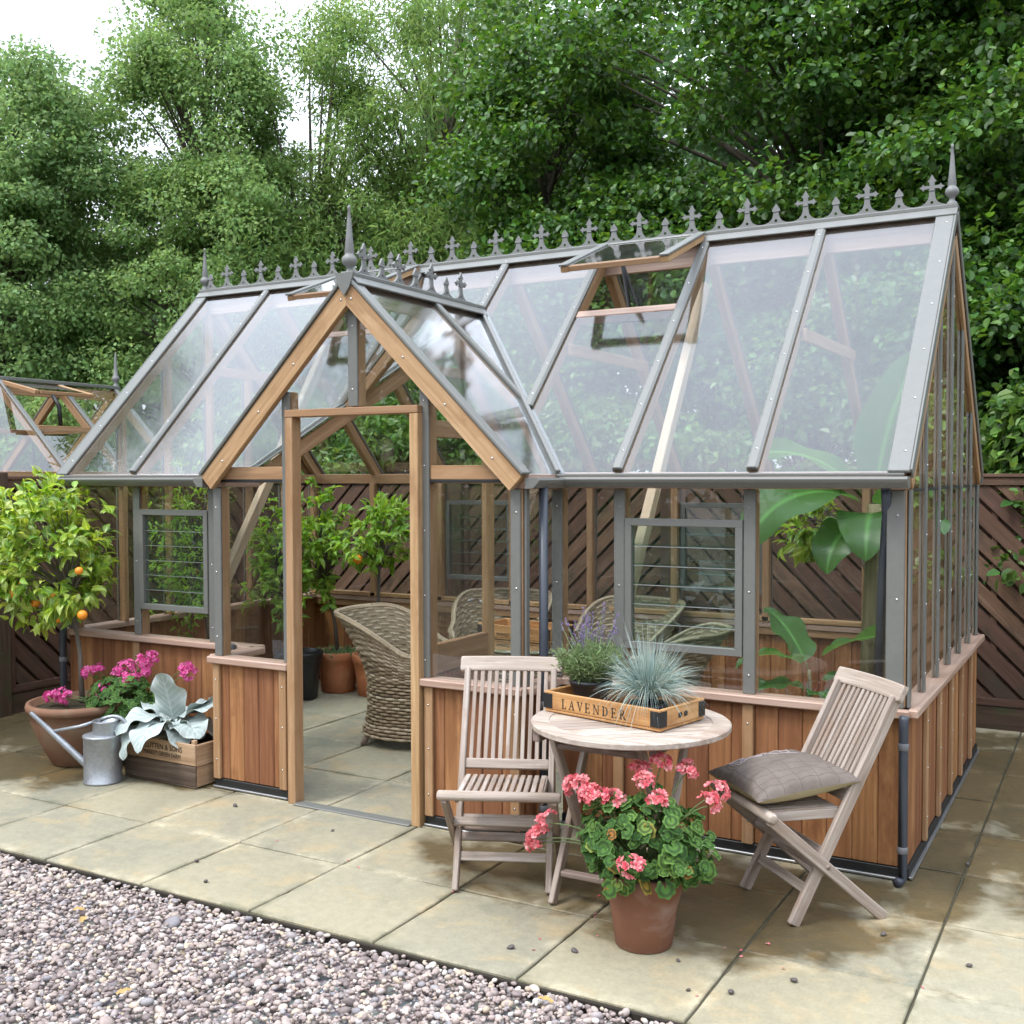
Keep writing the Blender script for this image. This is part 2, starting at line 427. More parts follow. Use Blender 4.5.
base = t.mix(t.math('MULTIPLY', edge, .8), base, (.52, .46, .32))
moss = t.math('MULTIPLY', t.math('SUBTRACT', 1., t.math('MULTIPLY', dj, 26.), clamp=True), t.ramp(n5, [(.36, (1, 1, 1)), (.48, (0, 0, 0))]))
base = t.mix(t.math('MULTIPLY', moss, .6), base, (.085, .085, .045))
n6 = t.noise(t.map(o, (1, 1, 1), (1, 1, 1)), 22., 5., .7)
base = t.hsv(base, .5, 1., t.math('ADD', t.math('MULTIPLY', n6, .5), .75))
base = t.hsv(base, .5, 1., t.math('ADD', t.math('MULTIPLY', n3, .36), .82))
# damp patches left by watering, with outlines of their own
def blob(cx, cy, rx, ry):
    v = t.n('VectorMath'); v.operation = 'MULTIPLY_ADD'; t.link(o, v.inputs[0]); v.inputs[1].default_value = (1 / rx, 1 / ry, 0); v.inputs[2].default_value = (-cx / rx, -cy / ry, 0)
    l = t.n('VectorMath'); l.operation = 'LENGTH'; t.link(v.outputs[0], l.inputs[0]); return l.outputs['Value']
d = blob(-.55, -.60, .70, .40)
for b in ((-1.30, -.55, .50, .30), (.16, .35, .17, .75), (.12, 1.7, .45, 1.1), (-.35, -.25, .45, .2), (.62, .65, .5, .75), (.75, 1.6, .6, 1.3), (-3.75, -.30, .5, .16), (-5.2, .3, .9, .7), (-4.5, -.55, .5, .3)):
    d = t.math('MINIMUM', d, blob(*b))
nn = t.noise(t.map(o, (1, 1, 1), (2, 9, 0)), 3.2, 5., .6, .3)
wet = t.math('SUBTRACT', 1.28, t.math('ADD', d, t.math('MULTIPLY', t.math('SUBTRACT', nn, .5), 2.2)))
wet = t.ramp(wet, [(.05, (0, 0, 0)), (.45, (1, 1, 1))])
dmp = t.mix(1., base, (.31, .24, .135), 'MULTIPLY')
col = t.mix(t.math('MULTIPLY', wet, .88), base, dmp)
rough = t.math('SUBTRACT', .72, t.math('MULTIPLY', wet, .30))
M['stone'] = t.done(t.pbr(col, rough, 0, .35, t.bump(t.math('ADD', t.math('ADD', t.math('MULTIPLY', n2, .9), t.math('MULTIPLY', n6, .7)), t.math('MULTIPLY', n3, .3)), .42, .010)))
mb = MB()
cx = [.2 + .5635 * i for i in range(-13, 6)]; ry = [-1.485 + .555 * j for j in range(0, 9)]; ry[0] = -1.485
for i in range(len(cx) - 1):
    for j in range(len(ry) - 1):
        if cx[i] > .9 or True:
            g = .0035; dz = rng.uniform(-.0015, .0015)
            x0, x1, y0, y1 = cx[i] + g, cx[i + 1] - g, ry[j] + g, ry[j + 1] - g
            qn = 14; tt = np.arange(qn) / qn; lx, ly = x1 - x0, y1 - y0
            ring = np.concatenate([np.stack([x0 + lx * tt, np.full(qn, y0)], 1), np.stack([np.full(qn, x1), y0 + ly * tt], 1), np.stack([x1 - lx * tt, np.full(qn, y1)], 1), np.stack([np.full(qn, x0), y1 - ly * tt], 1)])
            cen = np.array([(x0 + x1) / 2, (y0 + y1) / 2]); jit = np.abs(rng.normal(0, .0013, len(ring))); jit = (jit + np.roll(jit, 1) + np.roll(jit, -1)) / 2; chip = rng.random(len(ring)) < .012; jit = jit + chip * rng.uniform(.002, .005, len(ring))
            inw = lambda a_: ring + np.sign(cen - ring) * np.minimum(np.abs(cen - ring), 1) * 0 + (cen - ring) / np.linalg.norm(cen - ring, axis=1)[:, None] * a_[:, None]
            tl = rng.normal(0, .0028, 2); zt_ = lambda P: dz + (P - cen) @ tl
            a0 = inw(jit); a1 = inw(jit + .003 + jit * .6); m_ = len(ring)
            V = np.concatenate([np.column_stack([a0, np.full(m_, -.034)]), np.column_stack([a0, zt_(a0) - .004]), np.column_stack([a1, zt_(a1)])])
            Fq = [(k_ + m_ * l_, (k_ + 1) % m_ + m_ * l_, (k_ + 1) % m_ + m_ * (l_ + 1), k_ + m_ * (l_ + 1)) for l_ in (0, 1) for k_ in range(m_)]
            mb.add(V, Fq + [tuple(range(2 * m_, 3 * m_))])
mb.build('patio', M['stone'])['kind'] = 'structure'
M['joint'] = plain('sand_joint', (.075, .068, .045), .9, 0, .2, .4, 30.)
MB().grid([[(-7.3, -1.487, -.009), (3.1, -1.487, -.009)], [(-7.3, 2.96, -.009), (3.1, 2.96, -.009)]]).build('paving_bed', M['joint'])['kind'] = 'structure'
M['edging'] = plain('dark_edging', (.030, .024, .018), .8, 0, .2, .4)
MB().span((-9, -1.502, -.06), (6, -1.490, -.004)).build('edging_strip', M['edging'])['kind'] = 'structure'

# gravel
t = NT('gravel'); r = t.rand(); o = t.obj()
c = t.ramp(r, [(0, (.15, .12, .115)), (.15, (.23, .178, .168)), (.4, (.35, .275, .25)), (.6, (.43, .35, .315)), (.70, (.28, .25, .255)), (.80, (.46, .35, .26)), (.90, (.60, .55, .51)), (1, (.21, .195, .205))])
c = t.hsv(c, .508, 1.05, t.math('ADD', t.math('MULTIPLY', t.noise(o, 160., 3., .6), .5), .72))
M['gravel'] = t.done(t.pbr(c, .6, 0, .35))
t = NT('gravel_bed'); o = t.obj()
v = t.n('TexVoronoi'); t.link(o, v.inputs['Vector']); v.inputs['Scale'].default_value = 45
c = t.hsv(t.mix(.75, (.30, .25, .23), v.outputs['Color'], 'OVERLAY'), .5, .25, .8)
M['gravel_bed'] = t.done(t.pbr(c, .8, 0, .3, t.bump(v.outputs['Distance'], -.9, .02)))
MB().grid([[(-30, -4.6, -.045), (30, -4.6, -.045)], [(-30, -1.496, -.045), (30, -1.496, -.045)]]).build('gravel_path', M['gravel_bed'])['kind'] = 'structure'
import bmesh
bm = bmesh.new(); bmesh.ops.create_icosphere(bm, subdivisions=2, radius=1.)
IV = np.array([v.co[:] for v in bm.verts]); IF = np.array([[v.index for v in f.verts] for f in bm.faces]); bm.free()
def stones(mb, C, A):
    k = len(C)
    Rm = np.linalg.qr(rng.normal(size=(k, 3, 3)))[0]
    tilt = rng.uniform(0, 2 * PI, k)
    Z = np.zeros((k, 3, 3)); Z[:, 0, 0] = np.cos(tilt); Z[:, 0, 1] = -np.sin(tilt); Z[:, 1, 0] = np.sin(tilt); Z[:, 1, 1] = np.cos(tilt); Z[:, 2, 2] = 1
    small = rng.normal(0, .25, (k, 3, 3)); Q = np.linalg.qr(np.eye(3)[None] + small)[0]
    W = IV[None] * A[:, None, :]
    bmp = 1 + .16 * np.sin(IV[None, :, 0] * 2.3 + rng.uniform(0, 6, (k, 1))) * np.cos(IV[None, :, 1] * 2.9 + rng.uniform(0, 6, (k, 1)))
    W = W * bmp[..., None]
    W = np.einsum('kij,knj->kni', Z @ Q, W) + C[:, None]
    mb.add(W.reshape(-1, 3), (IF[None] + (np.arange(k) * len(IV))[:, None, None]).reshape(-1, 3), None, True)
mb = MB()
def scatter(n, x0, x1, y0, y1, z0, z1, s):
    C = np.stack([rng.uniform(x0, x1, n), rng.uniform(y0, y1, n), rng.uniform(z0, z1, n)], 1)
    a = s * rng.lognormal(-.06, .34, n)
    stones(mb, C, np.stack([a * rng.uniform(1, 1.45, n), a * rng.uniform(.8, 1.1, n), a * rng.uniform(.5, .85, n)], 1))
scatter(20000, -4.2, .2, -2.75, -1.506, -.030, -.016, .0074)
scatter(14000, -4.2, .2, -2.75, -1.506, -.017, -.003, .0075)
scatter(90, -4.2, .2, -2.75, -1.52, -.012, -.002, .014)
tag(mb.build('gravel', M['gravel']), kind='stuff', label='mauve and grey pea gravel beside the paving', cat='gravel')
# ------------------------------------------------------------------ greenhouse
L, DP, ZS, ZE, ZR = 4.84, 2.30, .68, 1.60, 2.86
XL, XR, XM, YP, ZA = -3.33, -1.53, -2.43, -.33, 2.52
SL = (ZR - ZE) / (DP / 2 + .06); TH = math.atan(SL); PS = (ZA - ZE) / (XM - XL + .03); PH = math.atan(PS)
GH = empty('greenhouse', (-2.42, 1.15, 0), 0, 'large cedar and glass greenhouse with grey ridge cresting and a gabled porch', 'greenhouse')
def part(name, mat, mb, parent=GH):
    return mb.build(name, [M[k] for k in mat] if isinstance(mat, (list, tuple)) else M[mat], parent)
def zp(x): return ZE + PS * min(x - (XL - .03), (XR + .03) - x)
def yv(x): return -.06 if x <= XL - .03 or x >= XR + .03 else (zp(x) - ZE) / SL - .06
def zf(y): return ZE + SL * (min(y, DP - y) + .06)
class Wall:
    def __init__(s, O, d, n): s.O = np.array([*O, 0.]); s.d = np.array([*d, 0.]); s.n = np.array([*n, 0.]); s.M = np.stack([s.d, s.n, np.array([0, 0, 1.])], 1)
    def p(s, a, b, z): return s.O + s.d * a + s.n * b + np.array([0, 0, z])
    def box(s, mb, a0, a1, b0, b1, z0, z1, ch=.002, ax=None):
        mb.box(s.p((a0 + a1) / 2, (b0 + b1) / 2, (z0 + z1) / 2), (abs(a1 - a0), abs(b1 - b0), abs(z1 - z0)), s.M, ch, ax); return mb
    def base(s, a0, a1, battens=(), sill=True, bw=.098):
        mb = MB(); n = max(1, round((a1 - a0) / bw)); ww = (a1 - a0) / n
        for i in range(n):
            s.box(mb, a0 + i * ww + .0008, a0 + (i + 1) * ww - .0008, -.012, .010, .05, .645, .004, 2)
        part('wall_panel', 'cedar', mb)
        mb = MB(); s.box(mb, a0, a1, -.03, .018, .004, .049, .002); mb.cur = 1; s.box(mb, a0, a1, .018, .032, .004, .014, .002); part('plinth', ('rubber', 'alu_bare'), mb)
        for a in battens:
            mb = MB(); s.box(mb, a - .023, a + .023, .011, .030, .05, .644, .003, 2); mb.cur = 1
            for z in (.15, .36, .56): mb.lathe([(.0045, 0), (.004, .002), (0, .003)], s.p(a, .030, z), 8, True, s.n)
            part('batten', ('cedar_pale', 'screw'), mb)
        if sill:
            mb = MB(); s.box(mb, a0 - .02, a1 + .02, -.055, .050, .646, ZS, .005); part('sill', 'cedar_sill', mb)
    def bar(s, a, z0, z1, ww=.052, cap=True, post=True, depth=.06):
        mb = MB(); s.box(mb, a - ww * .42, a + ww * .42, -depth, -.004, z0, z1, .003, 2); b = part('glazing_bar', 'cedar_pale', mb)
        if cap:
            mb = MB(); s.box(mb, a - ww / 2, a + ww / 2, .003, .016, z0, z1, .003); mb.cur = 1
            k = max(2, int((z1 - z0) / .3) + 1)
            for z in np.linspace(z0 + .08, z1 - .08, k): mb.lathe([(.005, 0), (.0045, .002), (0, .0035)], s.p(a, .016, z), 8, True, s.n)
            part('bar_cap', ('alu', 'screw'), mb, b)
    def pane(s, poly, mat='glass', name='pane'):
        mb = MB(); mb.prism([s.p(a, -.003, z) for a, z in poly], s.n * .004); return part(name, mat, mb)
    def louvre(s, a0, a1, z0, z1):
        mb = MB(); f = .032
        s.box(mb, a0, a1, -.02, .022, z1 - f, z1); s.box(mb, a0, a1, -.02, .022, z0, z0 + f)
        s.box(mb, a0, a0 + f, -.02, .0225, z0 + f, z1 - f); s.box(mb, a1 - f, a1, -.02, .0225, z0 + f, z1 - f)
        lw = part('louvre_window', 'alu', mb)
        n = 6; h = (z1 - z0 - 2 * f) / n
        for i in range(n):
            mb = MB(); zc = z0 + f + (i + .5) * h; t = R(-5)
            Mx = np.stack([s.d, s.n * math.cos(t) - np.array([0, 0, math.sin(t)]), s.n * math.sin(t) + np.array([0, 0, math.cos(t)])], 1)
            mb.box(s.p((a0 + a1) / 2, 0, zc), (a1 - a0 - 2 * f - .004, .005, h * 1.10), Mx, .0004)
            e = s.p(0, 0, zc) - (Mx[:, 2] * h * .55); mb.cur = 1
            mb.box(e + s.d * (a0 + a1) / 2 - Mx[:, 2] * .002, (a1 - a0 - 2 * f, .006, .0035), Mx, .0004); part('blade', ('blade', 'alu_bare'), mb, lw)
FR = Wall((0, 0), (1, 0), (0, -1)); PF = Wall((0, YP), (1, 0), (0, -1)); BK = Wall((0, DP), (1, 0), (0, 1))
RT = Wall((0, 0), (0, 1), (1, 0)); LF = Wall((-L, 0), (0, 1), (-1, 0)); PR = Wall((XR, 0), (0, 1), (1, 0)); PL = Wall((XL, 0), (0, 1), (-1, 0))
E1 = 1.54
# front, left of the porch
FR.base(-L, XL - .03, (-4.25,)); FR.base(XR + .03, 0, (-1.215, -.625))
for a in (-L + .03, -4.25, -3.66): FR.bar(a, ZS, E1)
for a in (-1.525, -1.215, -.625): FR.bar(a, ZS, E1)
FR.pane([(-L + .05, ZS), (-4.25, ZS), (-4.25, E1), (-L + .05, E1)])
FR.pane([(-3.66, ZS), (XL, ZS), (XL, E1), (-3.66, E1)])
FR.pane([(-1.525, ZS), (-1.215, ZS), (-1.215, E1), (-1.525, E1)])
FR.pane([(-.625, ZS), (-.03, ZS), (-.03, E1), (-.625, E1)])
for a0, a1 in ((-4.222, -3.688), (-1.187, -.653)):
    FR.louvre(a0, a1, .835, 1.41)
    FR.pane([(a0, ZS), (a1, ZS), (a1, .833), (a0, .833)]); FR.pane([(a0, 1.412), (a1, 1.412), (a1, E1), (a0, E1)])
# corner posts
def corner(x, y, nx, ny, z0, z1, ww=.075):
    mb = MB(); mb.span((x - nx * .055, y - ny * .055, z0), (x - nx * .002, y - ny * .002, z1)); b = part('corner_post', 'cedar_pale', mb)
    mb = MB()
    mb.span((x - nx * ww, y + ny * .002, z0), (x - nx * .006, y + ny * .014, z1)); mb.span((x + nx * .002, y - ny * ww * .7, z0), (x + nx * .014, y - ny * .006, z1))
    mb.cur = 1
    for z in np.linspace(z0 + .1, z1 - .1, 3): mb.lathe([(.005, 0), (.0045, .002), (0, .0035)], (x - nx * ww * .45, y + ny * .014, z), 8, True, (0, ny, 0))
    part('corner_cap', ('alu', 'screw'), mb, b)
corner(0, 0, 1, -1, ZS, E1); corner(0, DP, 1, 1, ZS, E1); corner(-L, 0, -1, -1, ZS, E1); corner(-L, DP, -1, 1, ZS, E1)
corner(XR, YP, 1, -1, ZS, E1, .055); corner(XL, YP, -1, -1, ZS, E1, .055)
# eave plates
mb = MB(); mb.span((-L, -.035, 1.542), (XL - .03, .045, 1.612)); part('eave_plate', 'cedar_sill', mb)
mb = MB(); mb.span((XR + .03, -.035, 1.542), (0, .045, 1.612)); part('eave_plate', 'cedar_sill', mb)
mb = MB(); mb.span((-L, DP - .04, 1.542), (0, DP + .03, 1.612)); part('eave_plate', 'cedar_pale', mb)
for X in (XL, XR):
    sg = -1 if X == XL else 1
    mb = MB(); mb.span((X - sg * .045, YP, 1.542), (X + sg * .03, -.036, 1.605)); part('eave_plate', 'cedar_sill', mb)
# back wall
bars = [-.605 * i for i in range(1, 8)]
BK.base(-L, 0, bars)
mb = MB(); mb.span((-L, DP - .045, .60), (0, DP - .013, .655)); mb.span((-L, DP - .06, .685), (0, DP - .01, .715)); part('wall_rail', 'cedar_pale', mb)
for i, a in enumerate(bars): BK.bar(a, ZS, E1)
for i in range(8):
    a1 = -.605 * i - .028; a0 = -.605 * (i + 1) + .028
    if i in (2, 5):
        BK.louvre(a0, a1, .845, 1.42); BK.pane([(a0, ZS), (a1, ZS), (a1, .842), (a0, .842)]); BK.pane([(a0, 1.423), (a1, 1.423), (a1, E1), (a0, E1)])
    else: BK.pane([(a0, ZS), (a1, ZS), (a1, E1), (a0, E1)])
# end walls
for W_, X in ((RT, 0.), (LF, -L)):
    ys = [DP / 6 * k for k in range(1, 6)]
    W_.base(0, DP, ys)
    for y in ys: W_.bar(y, ZS, zf(y) - .05, .034)
    mb = MB(); W_.box(mb, .05, DP - .05, -.055, -.006, 1.545, 1.61); mb.cur = 1; W_.box(mb, .03, DP - .03, .003, .008, 1.530, 1.543); part('end_rail', ('cedar_pale', 'rubber'), mb)
    yy = [.03] + ys + [DP - .03]
    for k in range(6):
        y0, y1 = yy[k] + .012, yy[k + 1] - .012
        W_.pane([(y0, ZS), (y1, ZS), (y1, 1.53), (y0, 1.53)])
        W_.pane([(y0, 1.543), (y1, 1.543), (y1, zf(y1) - .03), (y0, zf(y0) - .03)])
# main roof -----------------------------------------------------------
nF = np.array([0, -math.sin(TH), math.cos(TH)]); nB = np.array([0, math.sin(TH), math.cos(TH)])
def rp_(x, y, off=0., back=False):
    return np.array([x, y, zf(y)]) + (nB if back else nF) * off
xs = [0.] + [-.605 * i for i in range(1, 8)] + [-L]
YR = DP / 2 - .012
for i, x in enumerate(xs):
    edge = i in (0, 8); sg = 1 if i == 0 else -1
    for back in (False, True):
        y0 = -.055 if (back or edge) else max(-.055, yv(x) + .02)
        if YR - y0 < .05: continue
        f = (lambda y: DP - y) if back else (lambda y: y)
        mb = MB(); n_ = nB if back else nF
        xx = x + (-.03 * sg if edge else 0)
        mb.beam(rp_(xx, f(y0), 0, back), rp_(xx, f(YR), 0, back), .045, .065, n_, .003, -.037); b = part('rafter', 'cedar_pale', mb)
        mb = MB(); ww = .085 if edge else .05
        xc = x - .022 * sg if edge else x
        mb.beam(rp_(xc, f(y0 - .004), 0, back), rp_(xc, f(YR), 0, back), ww, .016, n_, .004, .0115)
        if not edge: mb.beam(rp_(xc, f(y0 - .004), 0, back), rp_(xc, f(YR), 0, back), .036, .014, n_, .003, .0165)
        else:
            xo = x + .024 * sg
            mb.beam(rp_(xo, f(y0), 0, back), rp_(xo, f(YR), 0, back), .008, .05, n_, .002, -.004)
        mb.cur = 1
        for q in np.linspace(.06, .94, 6):
            yy_ = y0 + (YR - y0) * q; mb.lathe([(.006, 0), (.005, .002), (0, .004)], rp_(xc + (.012 if edge else .0), f(yy_), .0195 if edge else .0235, back), 8, True, n_)
        part('roof_cap', ('alu', 'screw'), mb, b)
VB = .735                                                     # lower edge of the vent openings
def roofpane(x0, x1, back, vent):
    ws = [x0] + [v for v in (XR + .03, XM, XL - .03) if x1 < v < x0] + [x1]
    top = DP / 2 - .02
    if vent: top = VB
    if back: P = [rp_(x0, DP + .05, 0, True), rp_(x1, DP + .05, 0, True), rp_(x1, DP / 2 + .02, 0, True), rp_(x0, DP / 2 + .02, 0, True)]
    else:
        P = [rp_(x, min(yv(x), top - .002) + .004) for x in ws] + [rp_(x1, top), rp_(x0, top)]
    mb = MB(); mb.prism(P, (nB if back else nF) * .004); part('roof_pane', 'roofglass', mb)
for i in range(8):
    for back in (False, True): roofpane(xs[i] - .004, xs[i + 1] + .004, back, (not back) and i in (2, 5))
# ridge
mb = MB(); mb.span((-L, DP / 2 - .016, ZR - .15), (0, DP / 2 + .016, ZR - .022)); part('ridge_beam', 'cedar_sill', mb)
mb = MB(); mb.span((-L - .03, DP / 2 - .030, ZR + .004), (.03, DP / 2 + .030, ZR + .026), .004)
for s_ in (-1, 1):
    Mx = np.stack([[1, 0, 0], [0, math.cos(TH), -s_ * math.sin(TH)], [0, s_ * math.sin(TH), math.cos(TH)]], 1)
    mb.box((-L / 2, DP / 2 + s_ * .040, ZR - .012), (L + .06, .062, .010), Mx, .002)
part('ridge_cap', 'alu', mb)
def crest(p0, d, n, cross_first, unit_=.1515):
    """pierced cast cresting standing on a ridge: n elements from p0 along d"""
    mb = MB(); d = unit(d); z = np.array([0, 0, 1.]); t = np.cross(d, z) * .011
    for i in range(n):
        c = np.array(p0) + d * unit_ * i; h = unit_ / 2; V_ = 1.0
        arc = [(h - (h - .0135) * math.sin(q), .007 + .053 * (1 - math.cos(q)) ** 1.15) for q in np.linspace(.0, PI / 2, 9)]
        if (i % 2 == 0) == cross_first:
            top = [(.012, .076), (.011, .088), (.034, .086), (.040, .078), (.046, .088), (.058, .0945), (.046, .101), (.040, .111), (.034, .103), (.011, .101), (.012, .118), (.021, .123), (.013, .131), (0, .155)]
        else: top = [(.013, .066), (.021, .071), (.017, .083), (0, .108)]
        half = [(h, 0)] + arc + top + [(.0075 * math.sin(q), .021 + .0075 * math.cos(q)) for q in np.linspace(0, PI, 7)] + [(0, 0)]
        mb.prism([c + d * a + z * b * V_ - t / 2 for a, b in half], t)
        mb.prism([c - d * a + z * b * V_ - t / 2 for a, b in half], t)
        if top[0][1] < .07: mb.box(c + z * .068, (.034, .018, .007), np.stack([d, unit(t), z], 1), .002)
        else: mb.box(c + z * .079, (.028, .018, .007), np.stack([d, unit(t), z], 1), .002)
    return part('ridge_cresting', 'alu_dark', mb)
crest((-.09, DP / 2, ZR + .026), (-1, 0, 0), 32, True)
def finial(c, s=.88):
    pr = [(.026, 0), (.026, .014), (.016, .02), (.014, .034), (.020, .042), (.033, .055), (.037, .070), (.033, .085), (.022, .097), (.021, .104), (.023, .110), (.016, .18), (.010, .26), (.006, .305), (.009, .310), (.007, .322), (0, .33)]
    mb = MB(); mb.lathe([(a * s, b * s) for a, b in pr], c, 20); return part('finial', 'alu_dark', mb)
finial((0., DP / 2, ZR + .026)); finial((-L, DP / 2, ZR + .026))
# roof vents, propped open
VL = .57
for i in (2, 5):
    x0, x1 = xs[i + 1] + .008, xs[i] - .008; an = R(21)
    dv = np.array([0, -math.cos(an), -math.sin(an)]); nv = np.array([0, -math.sin(an), math.cos(an)]); H_ = np.array([0, DP / 2 - .035, ZR + .008])
    q = lambda x, a: H_ + dv * a + np.array([x, 0, 0])
    mb = MB()
    for x in (x0 + .022, x1 - .022): mb.beam(q(x, 0), q(x, VL), .044, .030, nv, .003, -.012)
    mb.beam(q(x0 + .045, VL - .02), q(x1 - .045, VL - .02), .04, .028, nv, .003, -.010)
    mb.beam(q(x0 + .045, .02), q(x1 - .045, .02), .04, .028, nv, .003, -.010)
    mb.cur = 1
    for x in (x0 + .02, x1 - .02): mb.beam(q(x, 0), q(x, VL + .004), .05, .012, nv, .002, .012)
    mb.beam(q(x0 + .046, .02), q(x1 - .046, .02), .04, .010, nv, .002, .010)
    v = part('roof_vent', ('cedar_pale', 'alu'), mb)
    mb = MB(); mb.prism([q(x0 + .046, .01) + nv * .006, q(x1 - .046, .01) + nv * .006, q(x1 - .046, VL) + nv * .006, q(x0 + .046, VL) + nv * .006], nv * .004); part('vent_pane', 'roofglass', mb, v)
    mb = MB(); xm_ = (x0 + x1) / 2; b0 = rp_(xm_, VB, -.03); b1 = q(xm_, VL - .12) - nv * .03
    mb.tube([b0 + np.array([-.05, 0, 0]), b0 + np.array([-.02, .10, .02]), b1], .011, 8); mb.tube([b0 + np.array([.05, .0, 0]), b0 + np.array([.03, .13, .03]), b1], .008, 8)
    mb.tube([b0 + np.array([-.10, .02, -.01]), b0 + np.array([.10, .02, -.01])], .010, 8); part('vent_opener', 'iron', mb, v)
    mb = MB(); mb.beam(rp_(x0 + .017, VB + .012), rp_(x1 - .017, VB + .012), .05, .055, nF, .003, -.02); part('vent_rail', 'cedar_sill', mb)
# gutters
def gutter(p0, p1, out):
    out = np.array([*out, 0.]); z = np.array([0, 0, 1.]); p0 = np.array(p0, float); p1 = np.array(p1, float)
    pr = [(.0, .0), (.062, .0), (.066, -.010), (.060, -.022), (.046, -.036), (.038, -.044), (.0, -.046)]
    mb = MB(); mb.prism([p0 + out * a + z * b for a, b in pr], p1 - p0); part('gutter', 'alu', mb)
gutter((-L - .02, -.062, 1.592), (XL - .075, -.062, 1.592), (0, -1)); gutter((XR + .075, -.062, 1.592), (.02, -.062, 1.592), (0, -1))
gutter((XR + .036, YP - .045, 1.589), (XR + .036, -.062, 1.589), (1, 0)); gutter((XL - .036, YP - .045, 1.589), (XL - .036, -.062, 1.589), (-1, 0))
gutter((-L - .02, DP + .062, 1.592), (.02, DP + .062, 1.592), (0, 1))
for a, b in (((-L, -.066), (XL - .034, -.066)), ((XR + .034, -.066), (0, -.066))):
    mb = MB(); mb.span((a[0], -.075, 1.594), (b[0], -.058, 1.606), .002); part('eave_trim', 'alu', mb)
# gable bargeboards of the end walls
for X, sg in ((0., 1), (-L, -1)):
    for back in (False, True):
        f = (lambda y: DP - y) if back else (lambda y: y)
        mb = MB(); mb.beam(rp_(X + sg * .010, f(-.05), 0, back), rp_(X + sg * .010, f(DP / 2 - .01), 0, back), .016, .07, nB if back else nF, .002, -.066); part('bargeboard', 'cedar_pale', mb)
# porch ----------------------------------------------------------------
YF = -.372
PF.base(XL, -2.84, (-3.305, -2.865)); PF.base(-2.03, XR, (-2.005, -1.557))
for W_ in (PR, PL): W_.base(YP + .02, -.035)
for W_ in (PR, PL):
    W_.pane([(YP + .05, ZS), (-.01, ZS), (-.01, E1), (YP + .05, E1)])
PRn = np.array([math.sin(PH), 0, math.cos(PH)]); PLn = np.array([-math.sin(PH), 0, math.cos(PH)])
for sg, X, n_ in ((1, XR + .03, PRn), (-1, XL - .03, PLn)):
    g = lambda y, x=X: np.array([x, y, ZE]); ap = lambda y: np.array([XM, y, ZA])
    k_ = np.array([0, 0, -1.]); o_ = -n_ * .005; c_ = math.cos(PH); e_ = np.array([-sg * c_, 0, math.sin(PH)])
    P0 = g(YF - .018) + o_; P1 = ap(YF - .018) + k_ * .005 / c_; P2 = P1 + k_ * .086 / c_; P3 = P0 - n_ * .086
    mb = MB(); mb.prism([P0, P1 + np.array([sg * .0006, 0, 0]), P2 + np.array([sg * .0006, 0, 0]), P3], (0, .030, 0))
    a_ = (P0 + P1) / 2; mb.lc[-1] = np.stack([(mb.v[-1] - a_) @ e_, (mb.v[-1] - a_) @ n_, mb.v[-1][:, 1]], 1) + rng.uniform(-20, 20, 3); mb.cur = 1
    for q in (.12, .38, .62, .93): mb.lathe([(.006, 0), (.005, .003), (0, .005)], g(YF - .018) * (1 - q) + ap(YF - .018) * q - n_ * .05, 8, True, (0, -1, 0))
    part('bargeboard', ('cedar_pale', 'screw'), mb)
    mb = MB(); mb.beam(g(YF + .006), ap(YF + .006), .07, .016, n_, .003, .009); part('porch_cap', 'alu', mb)
    mb = MB(); mb.beam(g(YF + .05), ap(YF + .05), .045, .05, n_, .003, -.030); part('porch_rafter', 'cedar_pale', mb)
    yb = .30; xb = XM + sg * (XM - XL + .03 - (SL * (yb + .06)) / PS)
    pb = np.array([xb, yb, zp(xb)])
    mb = MB(); mb.beam(pb, ap(yb), .045, .055, n_, .003, -.033); r_ = part('porch_rafter', 'cedar_pale', mb)
    mb = MB(); mb.beam(pb, ap(yb), .040, .020, n_, .004, .012); part('porch_cap', 'alu', mb, r_)
    mb = MB(); mb.prism([g(YF + .03), g(-.06), pb + n_ * 0, ap(yb), ap(YF + .03)], n_ * .004); part('roof_pane', 'roofglass', mb)
    yt = (ZA - ZE) / SL - .06
    mb = MB(); mb.prism([pb, np.array([XM, yt, ZA]), ap(yb)], n_ * .004); part('roof_pane', 'roofglass', mb)
    # valley
    v0 = np.array([X, -.06, ZE]); v1 = np.array([XM, yt, ZA]); nv = unit(n_ + nF)
    mb = MB(); mb.beam(v0, v1, .05, .075, nv, .003, -.045); r_ = part('valley_rafter', 'cedar_pale', mb)
    mb = MB(); mb.beam(v0, v1, .075, .010, nv, .002, .004); mb.beam(v0, v1, .022, .03, nv, .003, .014); part('valley_cap', 'alu', mb, r_)
yt = (ZA - ZE) / SL - .06
mb = MB(); mb.span((XM - .016, YF + .06, ZA - .11), (XM + .016, yt - .02, ZA - .018)); part('ridge_beam', 'cedar_sill', mb)
mb = MB(); mb.span((XM - .032, YF - .02, ZA + .006), (XM + .032, yt + .02, ZA + .028), .004)
for s_ in (-1, 1):
    Mx = np.stack([[math.cos(PH), 0, -s_ * math.sin(PH)], [0, 1, 0], [s_ * math.sin(PH), 0, math.cos(PH)]], 1)
    mb.box((XM + s_ * .042, (YF + yt) / 2, ZA - .010), (.062, yt - YF + .02, .010), Mx, .002)
mb.prism([(XM - .055, YF - .022, ZA + .020), (XM + .055, YF - .022, ZA + .020), (XM + .03, YF - .022, ZA - .045), (XM, YF - .022, ZA - .085), (XM - .03, YF - .022, ZA - .045)], (0, -.012, 0))
part('ridge_cap', 'alu', mb)
crest((XM, YF + .12, ZA + .028), (0, 1, 0), 7, True, .145); finial((XM, YF + .01, ZA + .012), 1.0)
